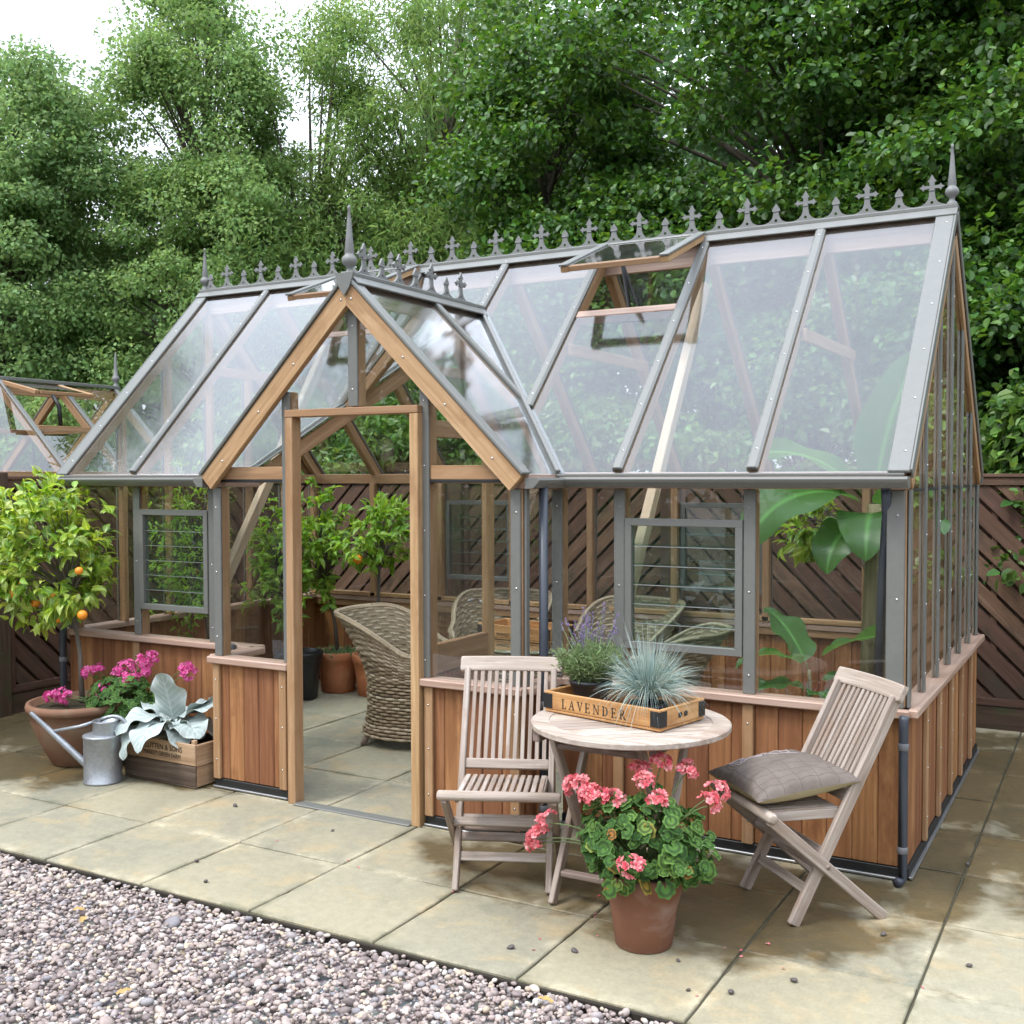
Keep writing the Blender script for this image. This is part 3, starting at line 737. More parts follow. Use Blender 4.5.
# porch front
for a, ww in ((-2.84, .05), (-2.03, .05)): PF.bar(a, ZS, zp(a) - .105, ww)
PF.bar(XM, 1.925, ZA - .14, .055)
for a0, a1 in ((XL + .05, -2.865), (-2.005, XR - .05)):
    mb = MB(); PF.box(mb, a0 - .04 if a0 < -2.5 else a0, a1 if a0 < -2.5 else a1 + .04, -.045, .004, 1.582, 1.645); mb.cur = 1; PF.box(mb, a0, a1, -.01, .008, 1.568, 1.5815); part('tie_beam', ('cedar_pale', 'rubber'), mb)
    PF.pane([(a0, ZS), (a1, ZS), (a1, 1.568), (a0, 1.568)])
PF.pane([(-2.865, 1.646), (-3.19, 1.646), (-2.865, 1.965)]); PF.pane([(-2.005, 1.646), (-1.67, 1.646), (-2.005, 1.965)])
PF.pane([(-2.815, 1.925), (XM - .03, 1.925), (XM - .03, ZA - .17), (-2.815, zp(-2.815) - .12)]); PF.pane([(-2.055, 1.925), (XM + .03, 1.925), (XM + .03, ZA - .17), (-2.055, zp(-2.055) - .12)])
mb = MB(); mb.span((-2.812, -.385, .0), (-2.766, -.317, 1.882)); mb.span((-2.084, -.385, 0), (-2.038, -.317, 1.882)); mb.span((-2.812, -.387, 1.8825), (-2.038, -.317, 1.918)); part('door_frame', 'cedar_pale', mb)
mb = MB(); mb.span((-2.765, -.405, .001), (-2.085, -.34, .009)); part('threshold', 'alu', mb)
# the open door, swung inwards
dm = MB(); xd0, xd1 = -2.128, -2.092
dm.span((xd0, -.305, .02), (xd1, -.235, 1.86)); dm.span((xd0, .325, .02), (xd1, .395, 1.86))
dm.span((xd0, -.235, 1.78), (xd1, .325, 1.86)); dm.span((xd0, -.235, .66), (xd1, .325, .80)); dm.span((xd0, -.235, .02), (xd1, .325, .14))
dr = part('door', 'cedar_pale', dm)
mb = MB()
for k in range(6): mb.span((xd0 + .008, -.234 + k * .093, .141), (xd1 - .008, -.234 + (k + 1) * .093 - .001, .659), .004, 2)
part('door_panel', 'cedar', mb, dr)
mb = MB(); mb.span((-2.112, -.234, .801), (-2.108, .324, 1.779), .0005); part('door_pane', 'glass', mb, dr)
mb = MB(); mb.tube([(-2.13, .36, .95), (-2.17, .36, .95), (-2.175, .36, .96), (-2.175, .27, .96)], .008, 8); part('door_handle', 'alu_bare', mb, dr)
# inner struts up to the ridge
for x in (-1.215, -3.64):
    mb = MB(); mb.beam((x, .03, .97), (x, 1.10, 2.60), .045, .06, (0, -1, .7)); part('strut', 'strut', mb)
for x in (-.605, -1.815, -3.025, -4.235):
    mb = MB(); mb.beam((x + .04, .62, zf(.62) - .06), (x + .04, DP - .62, zf(.62) - .06), .022, .06); part('collar_tie', 'cedar_pale', mb)
# downpipes
def pipe(pts, clips, r=.021, mat='pipe'):
    mb = MB(); mb.tube(pts, r, 14); b = part('downpipe', mat, mb)
    for c in clips:
        mb = MB(); mb.lathe([(r + .0005, -.014), (r + .0022, -.012), (r + .0022, .012), (r + .0005, .014)], c, 14); part('pipe_clip', 'pipe_clip', mb, b)
pipe([(.005, -.055, .66), (.005, -.062, .645), (.005, -.066, .62), (.005, -.066, .03), (.0, -.075, .02), (-.01, -.10, .018)], [(.005, -.066, .545), (.005, -.066, .14)], .0185)
pipe([(-.075, -.035, 1.545), (-.078, .01, 1.45), (-.10, .05, 1.2), (-.115, .06, .70)], [], .019, 'pipe')
pipe([(XR + .062, -.255, 1.56), (XR + .062, -.255, .03)], [(XR + .062, -.255, .14), (XR + .062, -.255, .60)], .020)
pipe([(XL - .065, -.13, .70), (XL - .070, -.16, .66), (XL - .072, -.17, .63), (XL - .072, -.17, .02)], [(XL - .072, -.17, .16), (XL - .072, -.17, .56)], .020)
pipe([(-L + .01, -.06, .70), (-L + .01, -.066, .65), (-L + .01, -.066, .02)], [(-L + .01, -.066, .5)], .021)
# ------------------------------------------------------------------ fences
def clip_poly(P, n, d):                       # keep points with P.n <= d
    out = []
    for i in range(len(P)):
        a, b = P[i], P[(i + 1) % len(P)]; da, db = a @ n - d, b @ n - d
        if da <= 0: out.append(a)
        if (da < 0) != (db < 0) and abs(da - db) > 1e-9: out.append(a + (b - a) * da / (da - db))
    return out
def fence_panel(O, d, n, wd, z0, z1, sgn, root):
    O = np.array([*O, 0.]); d = np.array([*d, 0.]); n = np.array([*n, 0.]); z = np.array([0, 0, 1.])
    Mx = np.stack([d, n, z], 1); mb = MB(); fw = .05
    for a0, a1, b0, b1 in ((0, wd, z0, z0 + fw), (0, wd, z1 - fw, z1), (0, fw, z0 + fw, z1 - fw), (wd - fw, wd, z0 + fw, z1 - fw)):
        mb.box(O + d * (a0 + a1) / 2 + z * (b0 + b1) / 2, (a1 - a0, .042, b1 - b0), Mx)
    mb.box(O + d * wd / 2 + z * (z1 + .012), (wd, .065, .022), Mx)
    c45 = .7071; s_ = np.array([c45, c45 * sgn]); q = np.array([-s_[1], s_[0]])
    lo, hi = np.array([fw, z0 + fw]), np.array([wd - fw, z1 - fw])
    pitch = .116; bw = .093
    corners = [lo, np.array([hi[0], lo[1]]), hi, np.array([lo[0], hi[1]])]
    k0 = min(c @ q for c in corners); k1 = max(c @ q for c in corners)
    k = k0 + rng.uniform(0, .05)
    while k < k1:
        P = clip_poly(clip_poly([c * 1. for c in corners], q, k + bw), -q, -k)
        if len(P) >= 3:
            dz = rng.uniform(-.002, .002)
            V = [O + d * p[0] + z * p[1] + n * (.008 + dz) for p in P]
            i0 = mb.n; mb.prism(V, n * -.015)
            al = [np.array([p @ s_, p @ q, 0]) for p in P]; ro = rng.uniform(-30, 30, 3)
            if (mb.lc[-1].shape[0]) == 2 * len(P): mb.lc[-1] = np.array(al + al) + ro
        k += pitch
    for a in np.arange(.25, wd - .1, .29): mb.box(O + d * a + z * (z0 + z1) / 2 - n * .020, (.035, .022, z1 - z0 - 2 * fw), Mx)
    mb.box(O + d * wd / 2 + z * (z0 + z1) / 2 - n * .040, (wd - .02, .010, z1 - z0 - .02), Mx)
    mb.build('fence_panel', M['fence'], root)
def fence(label, O, d, n, panels, z1, posts, group=None):
    root = empty('garden_fence', (*O, 0), 0, label, 'fence')
    O = np.array(O, float); d = np.array(d, float); n = np.array(n, float)
    for a, wd, sg in panels:
        fence_panel(O + d * (a + .05), d, n, wd - .10, .14, z1, sg, root)
        mb = MB(); Mx = np.stack([[*d, 0], [*n, 0], [0, 0, 1]], 1)
        mb.box([*(O + d * (a + wd / 2)), .06], (wd - .10, .03, .15), Mx); mb.build('gravel_board', M['fence_post'], root)
    for a in posts:
        mb = MB(); mb.box([*(O + d * a), (z1 + .05) / 2 - .02], (.095, .095, z1 + .09), np.stack([[*d, 0], [*n, 0], [0, 0, 1]], 1), .006); mb.build('fence_post', M['fence_post'], root)
fence('dark brown diagonal board fence running behind the greenhouse', (-5.80, 3.0), (1, 0), (0, -1),
      [(.05, 1.82, 1), (1.87, 1.83, 1), (3.70, 1.83, -1), (5.53, 1.83, -1), (7.36, 1.83, -1)], 1.58, [1.87, 3.70, 5.53, 7.36, 9.19])
fence('dark brown side fence with a square post behind the orange tree', (-5.80, -3.45), (0, 1), (1, 0),
      [(0, 1.83, -1), (1.83, 1.83, -1), (3.66, 1.83, -1), (5.49, .93, -1)], 1.58, [0, 1.83, 3.66, 5.49, 6.42])

# ------------------------------------------------------------------ second greenhouse beyond the fence
NG = empty('greenhouse', (-7.6, 1.4, 0), 0, 'smaller cedar greenhouse beyond the side fence, only its roof and finial showing', 'greenhouse')
nx0, nx1, nxm, ny0, ny1, nze, nzr = -8.45, -6.75, -7.6, -.3, 2.75, 1.62, 2.42
mb = MB(); mb.span((nxm - .03, ny0, nzr), (nxm + .03, ny1 + .05, nzr + .03)); part('ridge_cap', 'alu', mb, NG)
mb = MB(); mb.span((nxm - .015, ny0, nzr - .12), (nxm + .015, ny1, nzr - .02)); part('ridge_beam', 'cedar_pale', mb, NG)
mb = MB(); mb.lathe([(.026, 0), (.02, .02), (.014, .034), (.033, .055), (.037, .070), (.033, .085), (.021, .104), (.016, .18), (.008, .30), (0, .33)], (nxm, ny1 + .02, nzr + .03), 16); part('finial', 'alu_dark', mb, NG)
for sg, xe in ((1, nx1), (-1, nx0)):
    nn = unit(np.array([sg * (nzr - nze), 0, abs(xe - nxm)]))
    for y in np.arange(ny0, ny1 + .01, .61):
        a = np.array([xe, y, nze]); b = np.array([nxm, y, nzr])
        mb = MB(); mb.beam(a, b, .045, .065, nn, .003, -.037); r_ = part('rafter', 'cedar_pale', mb, NG)
        mb = MB(); mb.beam(a, b, .045, .018, nn, .003, .012); part('roof_cap', 'alu', mb, r_)
        mb = MB(); mb.span((xe - .025, y - .022, .7), (xe + .025, y + .022, nze)); part('glazing_bar', 'cedar_pale', mb, NG)
    for y in np.arange(ny0, ny1 - .1, .61):
        t0 = .48 if (sg == 1 and abs(y - 1.53) < .05) else 1.
        a = np.array([xe, y + .01, nze]); b = np.array([xe, y + .60, nze]); k = np.array([nxm - xe, 0, nzr - nze]) * t0
        mb = MB(); mb.prism([a, b, b + k, a + k], nn * .004); part('roof_pane', 'glass', mb, NG)
    mb = MB(); mb.span((xe - .03, ny0, nze - .05), (xe + .03, ny1, nze + .02)); part('eave_plate', 'cedar_pale', mb, NG)
    mb = MB(); mb.span((xe - .02, ny0, 0), (xe + .02, ny1, .7)); part('wall_panel', 'cedar', mb, NG)
for y in (.92, 2.14): 
    mb = MB(); mb.span((nxm - .42, y + .03, 1.98), (nxm + .42, y + .055, 2.04)); part('collar_tie', 'cedar_pale', mb, NG)
for sg, xe in ((1, nx1), (-1, nx0)):
    mb = MB(); mb.beam((xe + (nxm - xe) * .48, 1.56, nze + (nzr - nze) * .48), (xe + (nxm - xe) * .48, 2.11, nze + (nzr - nze) * .48), .05, .045); part('vent_rail', 'cedar_pale', mb, NG)
mb = MB()
h_ = np.array([nxm + .02, 0, nzr - .02]); e_ = h_ + np.array([.44, 0, -.10])
for y in (1.555, 2.115): mb.beam(h_ + np.array([0, y, 0]), e_ + np.array([0, y, 0]), .04, .035)
mb.beam(e_ + np.array([0, 1.58, 0]), e_ + np.array([0, 2.09, 0]), .04, .03)
rv = part('roof_vent', 'cedar_pale', mb, NG)
mb = MB(); mb.prism([h_ + np.array([0, 1.58, .01]), h_ + np.array([0, 2.09, .01]), e_ + np.array([0, 2.09, .01]), e_ + np.array([0, 1.58, .01])], (.001, 0, .004)); part('vent_pane', 'glass', mb, rv)
mb = MB(); mb.tube([(nxm + .40, 1.83, 2.02), (nxm + .38, 1.83, 2.20), (nxm + .30, 1.83, 2.30)], .018, 8); part('vent_opener', 'iron', mb, rv)

# ------------------------------------------------------------------ teak folding chairs
def make_chair(loc, rz, label):
    c = empty('folding_chair', loc, rz, label, 'chair', 'teak folding chairs at the round table')
    B = lambda name, mb, mat='teak', p=c: mb.build(name, M[mat], p, False)
    P_ = lambda x, s: np.array([x, .43 * s, .82 * s])
    ud = unit([0, .43, .82]); un = np.array([0, -.82, .43]) / np.hypot(.82, .43)
    for sx in (-1, 1):
        mb = MB(); mb.beam(P_(sx * .18, .003), P_(sx * .18, .965), .024, .044, un, .004); B('back_leg', mb)
        mb = MB(); mb.beam((sx * .206, -.105, .398), (sx * .206, .352, .004), .024, .042, (0, .4, .46), .004); B('front_leg', mb)
    mb = MB(); q = np.linspace(-1, 1, 9); V0 = P_(0, .985)
    q = np.concatenate([[-1, -.99], np.linspace(-.96, .96, 13), [.99, 1]]); prof = [(-.5, .40), (-.42, .5), (.42, .5), (.5, .40), (.5, -.40), (.42, -.5), (-.42, -.5), (-.5, -.40)]
    rows = []; lcr = []
    for t_ in q:
        o_ = V0 + np.array([t_ * .212, .018 * (1 - t_ * t_), 0]); s_ = .75 if abs(t_) == 1 else (.93 if abs(t_) > .98 else 1.)
        rows.append([o_ + un * a * -.026 * s_ + ud * b * .062 * s_ for a, b in prof + prof[:1]]); lcr.append([(t_ * .212, a * .026 + 3, b * .062) for a, b in prof + prof[:1]])
    mb.grid(rows, False, lcr)
    for r_ in (rows[0], rows[-1][::-1]): mb.add(r_[:8], [tuple(range(8))], lcr[0][:8])
    B('top_rail', mb)
    mb = MB(); mb.beam(P_(-.168, .535), P_(.168, .535), .040, .022, un, .003); B('lower_rail', mb)
    for k in range(11):
        x = -.148 + .0296 * k
        mb = MB(); mb.beam(P_(x, .545) + un * -.002, P_(x, .955) + np.array([0, .015 * (1 - (x / .2) ** 2), 0]), .0165, .012, un, .002); B('back_slat', mb)
    mb = MB(); mb.tube([(-.232, -.105, .405), (-.226, -.105, .405), (.226, -.105, .405), (.232, -.105, .405)], [.013, .0195, .0195, .013], 12, True, True); B('seat_front_rail', mb)
    for k in range(12):
        x = -.151 + .02745 * k
        mb = MB(); mb.beam((x, -.092, .406), (x, .196, .398), .0185, .015, (0, 0, 1), .002); B('seat_slat', mb)
    mb = MB(); mb.span((-.16, .178, .374), (.16, .206, .3895)); B('seat_rear_rail', mb)
    for sx in (-1, 1):
        mb = MB(); mb.beam((sx * .160, -.090, .390), (sx * .160, .21, .383), .014, .034, (0, 0, 1), .003); B('seat_side_rail', mb)
    for s_, nm in ((.145, 'stretcher'), (.30, 'stretcher')):
        mb = MB(); mb.beam(P_(-.168, s_), P_(.168, s_), .035, .018, un, .003); B(nm, mb)
    for t_ in (.60, .36):
        a = np.array([0, -.105, .398]) * (1 - t_) + np.array([0, .352, .004]) * t_
        mb = MB(); mb.beam(a + [-.194, 0, 0], a + [.194, 0, 0], .018, .034, (0, .4, .46), .003); B('stretcher', mb)
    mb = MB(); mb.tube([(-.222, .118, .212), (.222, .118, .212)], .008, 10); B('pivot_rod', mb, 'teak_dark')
    return c
chA = make_chair((-1.321, -.8875, 0), R(24), 'weathered teak folding chair with a bare slatted seat, left of the round table')
chB = copy_tree(chA); chB.location = (-.3945, -.525, 0); chB.rotation_euler = (0, 0, R(-45.2))
chB['label'] = 'weathered teak folding chair with a grey cushion on its seat, by the corner downpipe'

# cushion -------------------------------------------------------------
t = NT('cushion_check'); a = t.attr(); s = t.n('SeparateXYZ'); t.link(a, s.inputs[0])
def lines(co, per, wd):
    f = t.math('ABSOLUTE', t.math('SUBTRACT', t.math('FRACT', t.math('MULTIPLY', co, 1 / per)), .5)); return t.math('LESS_THAN', f, wd)
ln = t.math('MAXIMUM', lines(s.outputs[0], .036, .045), lines(s.outputs[1], .072, .022))
bs = t.mix(t.noise(a, 14., 4., .6), (.115, .089, .074), (.195, .162, .138))
fine = t.noise(t.map(a, (400, 60, 1)), 1., 2., .5)
bs = t.hsv(bs, .5, 1., t.math('ADD', t.math('MULTIPLY', fine, .4), .8))
M['cushion'] = t.done(t.pbr(t.mix(t.math('MULTIPLY', ln, .42), bs, (.045, .038, .038)), .75, 0, .2, t.bump(fine, .2, .002)))
M['cushion_under'] = plain('beige_linen', (.36, .30, .185), .85, 0, .1, .15, 60., .2)
M['thread'] = plain('pale_thread', (.42, .36, .36), .7, 0, .2)
cu = empty('cushion', (chB.location.x, chB.location.y, .4135), R(-45.2), 'square grey checked cushion with beige underside lying on the right folding chair', 'cushion')
n = 41; u, v = np.meshgrid(np.linspace(-1, 1, n), np.linspace(-1, 1, n), indexing='ij')
hh = .065 * np.clip((1 - u ** 2) * (1 - v ** 2), 0, 1) ** .42
pin = lambda a, b: a * .205 * (1 - .10 * (1 - b ** 2) * np.abs(a) ** 3)
X = pin(u, v); Y = pin(v, u) + .055
wr = .006 * np.sin(9 * u + 3 * v) * (1 - u ** 2) * (1 - v ** 2) + .008 * np.sin(16 * np.arctan2(v, u)) * np.hypot(u, v) ** 3 * (1 - u ** 2) ** .5 * (1 - v ** 2) ** .5
tilt = .045 * ((v + 1) / 2) + .012
top = np.stack([X, Y, hh * .98 + tilt + .035 + wr], -1); bot = np.stack([X, Y, np.maximum(.0005, tilt + .035 - hh * .85)], -1)
bot[:, :, 2] = np.where(hh < 1e-6, top[:, :, 2], bot[:, :, 2])
lc = np.stack([X, Y, 0 * X], -1)
mb = MB(); mb.grid(top[::-1], True, lc[::-1]); mb.build('cover', M['cushion'], cu, False)
mb = MB(); mb.grid(bot, True, lc); mb.build('underside', M['cushion_under'], cu, False)
def ctop(a, b):
    i = int(round((a + 1) / 2 * (n - 1))); j = int(round((b + 1) / 2 * (n - 1))); return top[i, j] + np.array([0, 0, .0015])
mb = MB()
for k in range(1):
    a0 = -.62 + .16 * k; w_ = np.linspace(0, 1, 30)
    w_ = np.linspace(0, 1, 150); pts = np.array([ctop(np.clip(-.60 + .22 * math.sin(40 * q), -.9, .9), np.clip(-.75 + 1.3 * q + .11 * math.sin(57 * q), -.95, .95)) for q in w_])
    mb.tube(pts, .0016, 5)
mb.build('embroidery', M['thread'], cu, False)

# round table ----------------------------------------------------------
TC = np.array([-.853, -.739]); ZT = .69
tb = empty('round_table', (*TC, 0), 0, 'round weathered teak folding table with a slatted top carrying the lavender tray', 'table')
mb = MB(); mb.lathe([(.302, -.024), (.365, -.024), (.370, -.020), (.370, -.004), (.365, 0), (.302, 0), (.302, -.024)], (0, 0, ZT), 72, False); mb.build('top_rim', M['teak'], tb, False)
mb = MB(); dr_ = R(40); e1 = np.array([math.cos(dr_), math.sin(dr_)]); e2 = np.array([-e1[1], e1[0]])
for k in range(-6, 6):
    k0, k1 = k * .050 + .0025, (k + 1) * .050 - .0025; P = []
    rr = .3005
    for q in np.linspace(0, 1, 5): b = k0 + (k1 - k0) * q; P.append((math.sqrt(max(0, rr * rr - b * b)), b))
    for q in np.linspace(1, 0, 5): b = k0 + (k1 - k0) * q; P.append((-math.sqrt(max(0, rr * rr - b * b)), b))
    P3 = [[*(e1 * a + e2 * b), ZT - .002] for a, b in P]
    i = len(mb.lc); mb.prism(P3, (0, 0, -.018)); lcs = np.array([(a, b, 0) for a, b in P] * 2) + rng.uniform(-20, 20, 3); mb.lc[-1] = lcs
mb.build('top_slats', M['teak'], tb, False)
uu = np.array([0., 1., 0]); vv = np.array([1., 0, 0]); sh_ = np.array([-.047, 0, 0]); z_ = np.array([0, 0, 1.])
for sg, bb in ((1, .20), (-1, .172)):
    for s2 in (-1, 1):
        mb = MB(); mb.beam(sh_ + uu * (-.156 * sg) + vv * bb * s2 + z_ * .004, sh_ + uu * (.21 * sg) + vv * bb * s2 + z_ * .664, .022, .042, (0, 0, 1), .003); mb.build('leg', M['teak'], tb, False)
    for q in (.16, .92):
        c = sh_ + uu * (-.156 + .366 * q) * sg + z_ * (.664 * q)
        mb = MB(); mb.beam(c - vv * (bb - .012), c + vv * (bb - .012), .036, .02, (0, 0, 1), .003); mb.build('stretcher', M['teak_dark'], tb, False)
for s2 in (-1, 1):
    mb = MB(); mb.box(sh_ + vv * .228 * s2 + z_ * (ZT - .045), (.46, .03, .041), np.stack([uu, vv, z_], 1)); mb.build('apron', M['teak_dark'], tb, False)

# trays and lettering -----------------------------------------------------
M['ink'] = plain('faded_black_ink', (.045, .035, .028), .8, 0, .1, .4, 90.)
def glyph(ch):
    """serif capitals as polygons in a box one unit high; returns polygons, width"""
    th, tn = .15, .07
    st = lambda x, w=th: [(x, 0), (x + w, 0), (x + w, 1), (x, 1)]
    sf = lambda x0, x1, z: [(x0, z), (x1, z), (x1, z + .05), (x0, z + .05)]
    if ch == 'L': return [st(.1), sf(0, .35, .95), sf(0, .6, 0), [(.52, .05), (.6, .05), (.6, .26), (.56, .26)]], .66
    if ch == 'A': return [[(.04, .04), (.12, .04), (.42, .92), (.38, 1.0)], [(.52, .04), (.69, .04), (.44, 1.0), (.38, 1.0)], [(.20, .33), (.56, .33), (.55, .40), (.22, .40)], sf(-.02, .22, 0), sf(.44, .78, 0)], .76
    if ch == 'V': return [[(.04, .96), (.21, .96), (.43, .12), (.38, 0)], [(.60, .96), (.67, .96), (.43, 0), (.38, 0)], sf(-.04, .30, .95), sf(.5, .76, .95)], .72
    if ch == 'E': return [st(.1), sf(0, .62, .95), sf(0, .66, 0), [(.25, .47), (.48, .47), (.48, .54), (.25, .54)], [(.56, .78), (.62, .78), (.62, .95), (.58, .95)], [(.58, .05), (.66, .05), (.66, .24), (.62, .24)], [(.46, .38), (.5, .38), (.5, .64), (.46, .64)]], .74
    if ch == 'N': return [st(.1, tn), st(.66, tn), [(.08, 1.0), (.22, 1.0), (.73, 0), (.63, 0)], sf(0, .26, 0), sf(-.02, .18, .95), sf(.56, .83, .95)], .86
    arc = lambda cx, cz, rx, rz, wx, wz, a0=-90, a1=90, n=10: [(cx + rx * math.cos(R(a)), cz + rz * math.sin(R(a))) for a in np.linspace(a0, a1, n)] + [(cx + (rx - wx) * math.cos(R(a)), cz + (rz - wz) * math.sin(R(a))) for a in np.linspace(a1, a0, n)]
    if ch == 'D': return [st(.1), sf(0, .12, .95), sf(0, .12, 0), arc(.24, .5, .50, .5, .16, .055)], .82
    if ch == 'R': return [st(.1), sf(0, .35, 0), sf(0, .12, .95), arc(.24, .74, .36, .26, .14, .05), [(.32, .48), (.46, .50), (.78, .04), (.62, 0)], sf(.62, .84, 0)], .84
def lettering(word, x0, x1, h, f, mat, parent, name='lettering'):
    g = [glyph(c) for c in word]; tot = sum(w for _, w in g); gap = ((x1 - x0) - tot * h) / max(1, len(word) - 1)
    mb = MB(); x = x0
    for ps, w in g:
        for k, p in enumerate(ps):
            V = [f(x + a * h, b * h) for a, b in p]; mb.prism([q + np.array([0, -.0004 * (1 + .3 * k), 0]) for q in V], (0, .0008, 0))
        x += w * h + gap
    return mb.build(name, mat, parent, False)
def text_mesh(body, size, loc, parent, mat, stretch=1.):
    cu_ = bpy.data.curves.new('lettering', 'FONT'); cu_.body = body; cu_.size = size; cu_.align_x = 'CENTER'; cu_.extrude = .0004
    ob = bpy.data.objects.new('lettering_tmp', cu_); COL.objects.link(ob)
    dg = bpy.context.evaluated_depsgraph_get(); me = bpy.data.meshes.new_from_object(ob.evaluated_get(dg))
    bpy.data.objects.remove(ob); bpy.data.curves.remove(cu_)
    me.materials.clear(); me.materials.append(mat)
    o = bpy.data.objects.new('lettering', me); COL.objects.link(o); o.parent = parent
    o.location = loc; o.rotation_euler = (R(90), 0, 0); o.scale = (stretch, 1, 1); return o
def make_tray(loc, rz, label, ln, dp, h):
    t_ = empty('wooden_tray', loc, rz, label, 'tray')
    B = lambda nm, mb, mat='tray': mb.build(nm, M[mat], t_, False)
    w = .012
    mb = MB(); mb.span((.002, .002, .001), (ln - .002, dp - .002, .012)); B('base', mb)
    for a, b in (((0, 0, .0125), (ln, w, h)), ((0, dp - w, .0125), (ln, dp, h)), ((0, w, .0125), (w, dp - w, h)), ((ln - w, w, .0125), (ln, dp - w, h))):
        mb = MB(); mb.span(a, b, .003); B('side_board', mb)
    for x, y, sx, sy in ((0, 0, 1, 1), (ln, 0, -1, 1), (0, dp, 1, -1), (ln, dp, -1, -1)):
        mb = MB(); e = .0015
        mb.span((x - sx * e, y - sy * e, .016), (x + sx * .042, y - sy * .0002, h - .008), .0004); mb.span((x - sx * e, y + sy * .0002, .016), (x - sx * .0002, y + sy * .042, h - .008), .0004); B('corner_plate', mb, 'iron')
    for s_ in (-1, 1):
        mb = MB(); mb.box((ln + .0005, dp / 2 + s_ * .018, h * .55), (.002, .022, .018), None, .0008); B('hand_slot', mb, 'iron')
    return t_
ta = R(-13.3)
tr = make_tray((-1.205, -.757, ZT + .0005), ta, 'honey coloured wooden tray with black corner plates and the word LAVENDER, on the round table', .54, .288, .080)
lettering('LAVENDER', .088, .392, .036, lambda a, b: np.array([a, -.0005, .023 + b]), M['ink'], tr)

# crate -------------------------------------------------------------------
cr_ = empty('planting_crate', (-3.905, -.425, 0), R(-1.), 'old wooden crate with dark stained lower boards and stencilled lettering, between watering can and porch', 'crate')
CL, CD, CH = .525, .235, .228
def CB(nm, a, b, mat):
    mb = MB(); mb.span(a, b, .003); return mb.build(nm, M[mat], cr_, False)
CB('front_board', (0, 0, .118), (CL, .013, CH), 'crate_pale'); CB('front_board', (0, .001, .012), (CL, .014, .114), 'crate_dark'); CB('front_board', (0, .002, .002), (CL, .014, .010), 'crate_dark')
CB('back_board', (0, CD - .013, .012), (CL, CD, CH), 'crate_dark')
CB('end_board', (CL - .016, .0145, .112), (CL - .001, CD - .0135, CH - .004), 'crate_pale'); CB('end_board', (CL - .016, .0145, .006), (CL - .001, CD - .0135, .109), 'crate_pale')
CB('end_board', (.001, .0145, .006), (.016, CD - .0135, CH - .004), 'crate_dark')
CB('corner_post', (CL - .042, .0145, .006), (CL - .0165, .036, CH + .018), 'crate_pale'); CB('corner_post', (.0165, .0145, .006), (.042, .036, CH + .012), 'crate_pale')
CB('base_board', (.017, .037, .010), (CL - .017, CD - .014, .02), 'crate_dark')
CB('compost', (.017, .0365, .021), (CL - .0172, CD - .0142, .19), 'soil')
text_mesh('CLUTTEN & SONS', .040, (.285, -.0012, .178), cr_, M['ink'], .92); text_mesh('MARKET GREEN FARM', .032, (.285, -.0012, .144), cr_, M['ink'], .86)

# watering can --------------------------------------------------------------
t = NT('galvanised'); o = t.obj(); v = t.n('TexVoronoi'); t.link(o, v.inputs['Vector']); v.inputs['Scale'].default_value = 60
c = t.mix(t.math('MULTIPLY', v.outputs['Distance'], .7), (.30, .315, .335), (.42, .435, .455)); nn = t.noise(o, 9., 4., .6)
M['zinc'] = t.done(t.pbr(t.hsv(c, .5, 1, t.math('ADD', nn, .5)), t.math('ADD', t.math('MULTIPLY', nn, .25), .32), .65, .5))
wc = empty('watering_can', (-3.925, -.55, 0), 0, 'grey galvanised watering can with a long spout pointing left, standing in front of the crate', 'watering can')
lft = np.array([-.90, -.43, 0]); rgt = -lft
mb = MB(); mb.lathe([(0, .004), (.094, .004), (.099, 0), (.100, .008), (.096, .012), (.095, .10), (.0955, .235), (.099, .238), (.099, .246), (.094, .249), (.05, .256), (0, .257)], (0, 0, 0), 48); mb.build('body', M['zinc'], wc, False)
mb = MB(); mb.lathe([(.066, .25), (.064, .315), (.067, .318), (.067, .322), (.061, .322), (.060, .25)], rgt * .018, 36); mb.build('collar', M['zinc'], wc, False)
s0 = lft * .088 + np.array([0, 0, .085]); s1 = lft * .385 + np.array([0, 0, .355])
mb = MB(); mb.tube([s0, s0 * .5 + s1 * .5, s1, s1 + (s1 - s0) * .01], [.020, .016, .0115, .0125], 16, False); mb.build('spout', M['zinc'], wc, False)
mb = MB(); mb.tube([s0 * .36 + s1 * .64, lft * .12 + np.array([0, 0, .288]), lft * .045 + np.array([0, 0, .312])], .0085, 10); mb.build('brace', M['zinc'], wc, False)
mb = MB(); mb.tube(bez(lft * .01 + np.array([0, 0, .322]), rgt * .10 + np.array([0, 0, .375]), rgt * .135 + np.array([0, 0, .29]), 10).tolist() + bez(rgt * .135 + np.array([0, 0, .285]), rgt * .132 + np.array([0, 0, .225]), rgt * .094 + np.array([0, 0, .215]), 8).tolist(), .0105, 12); mb.build('handle', M['zinc'], wc, False)

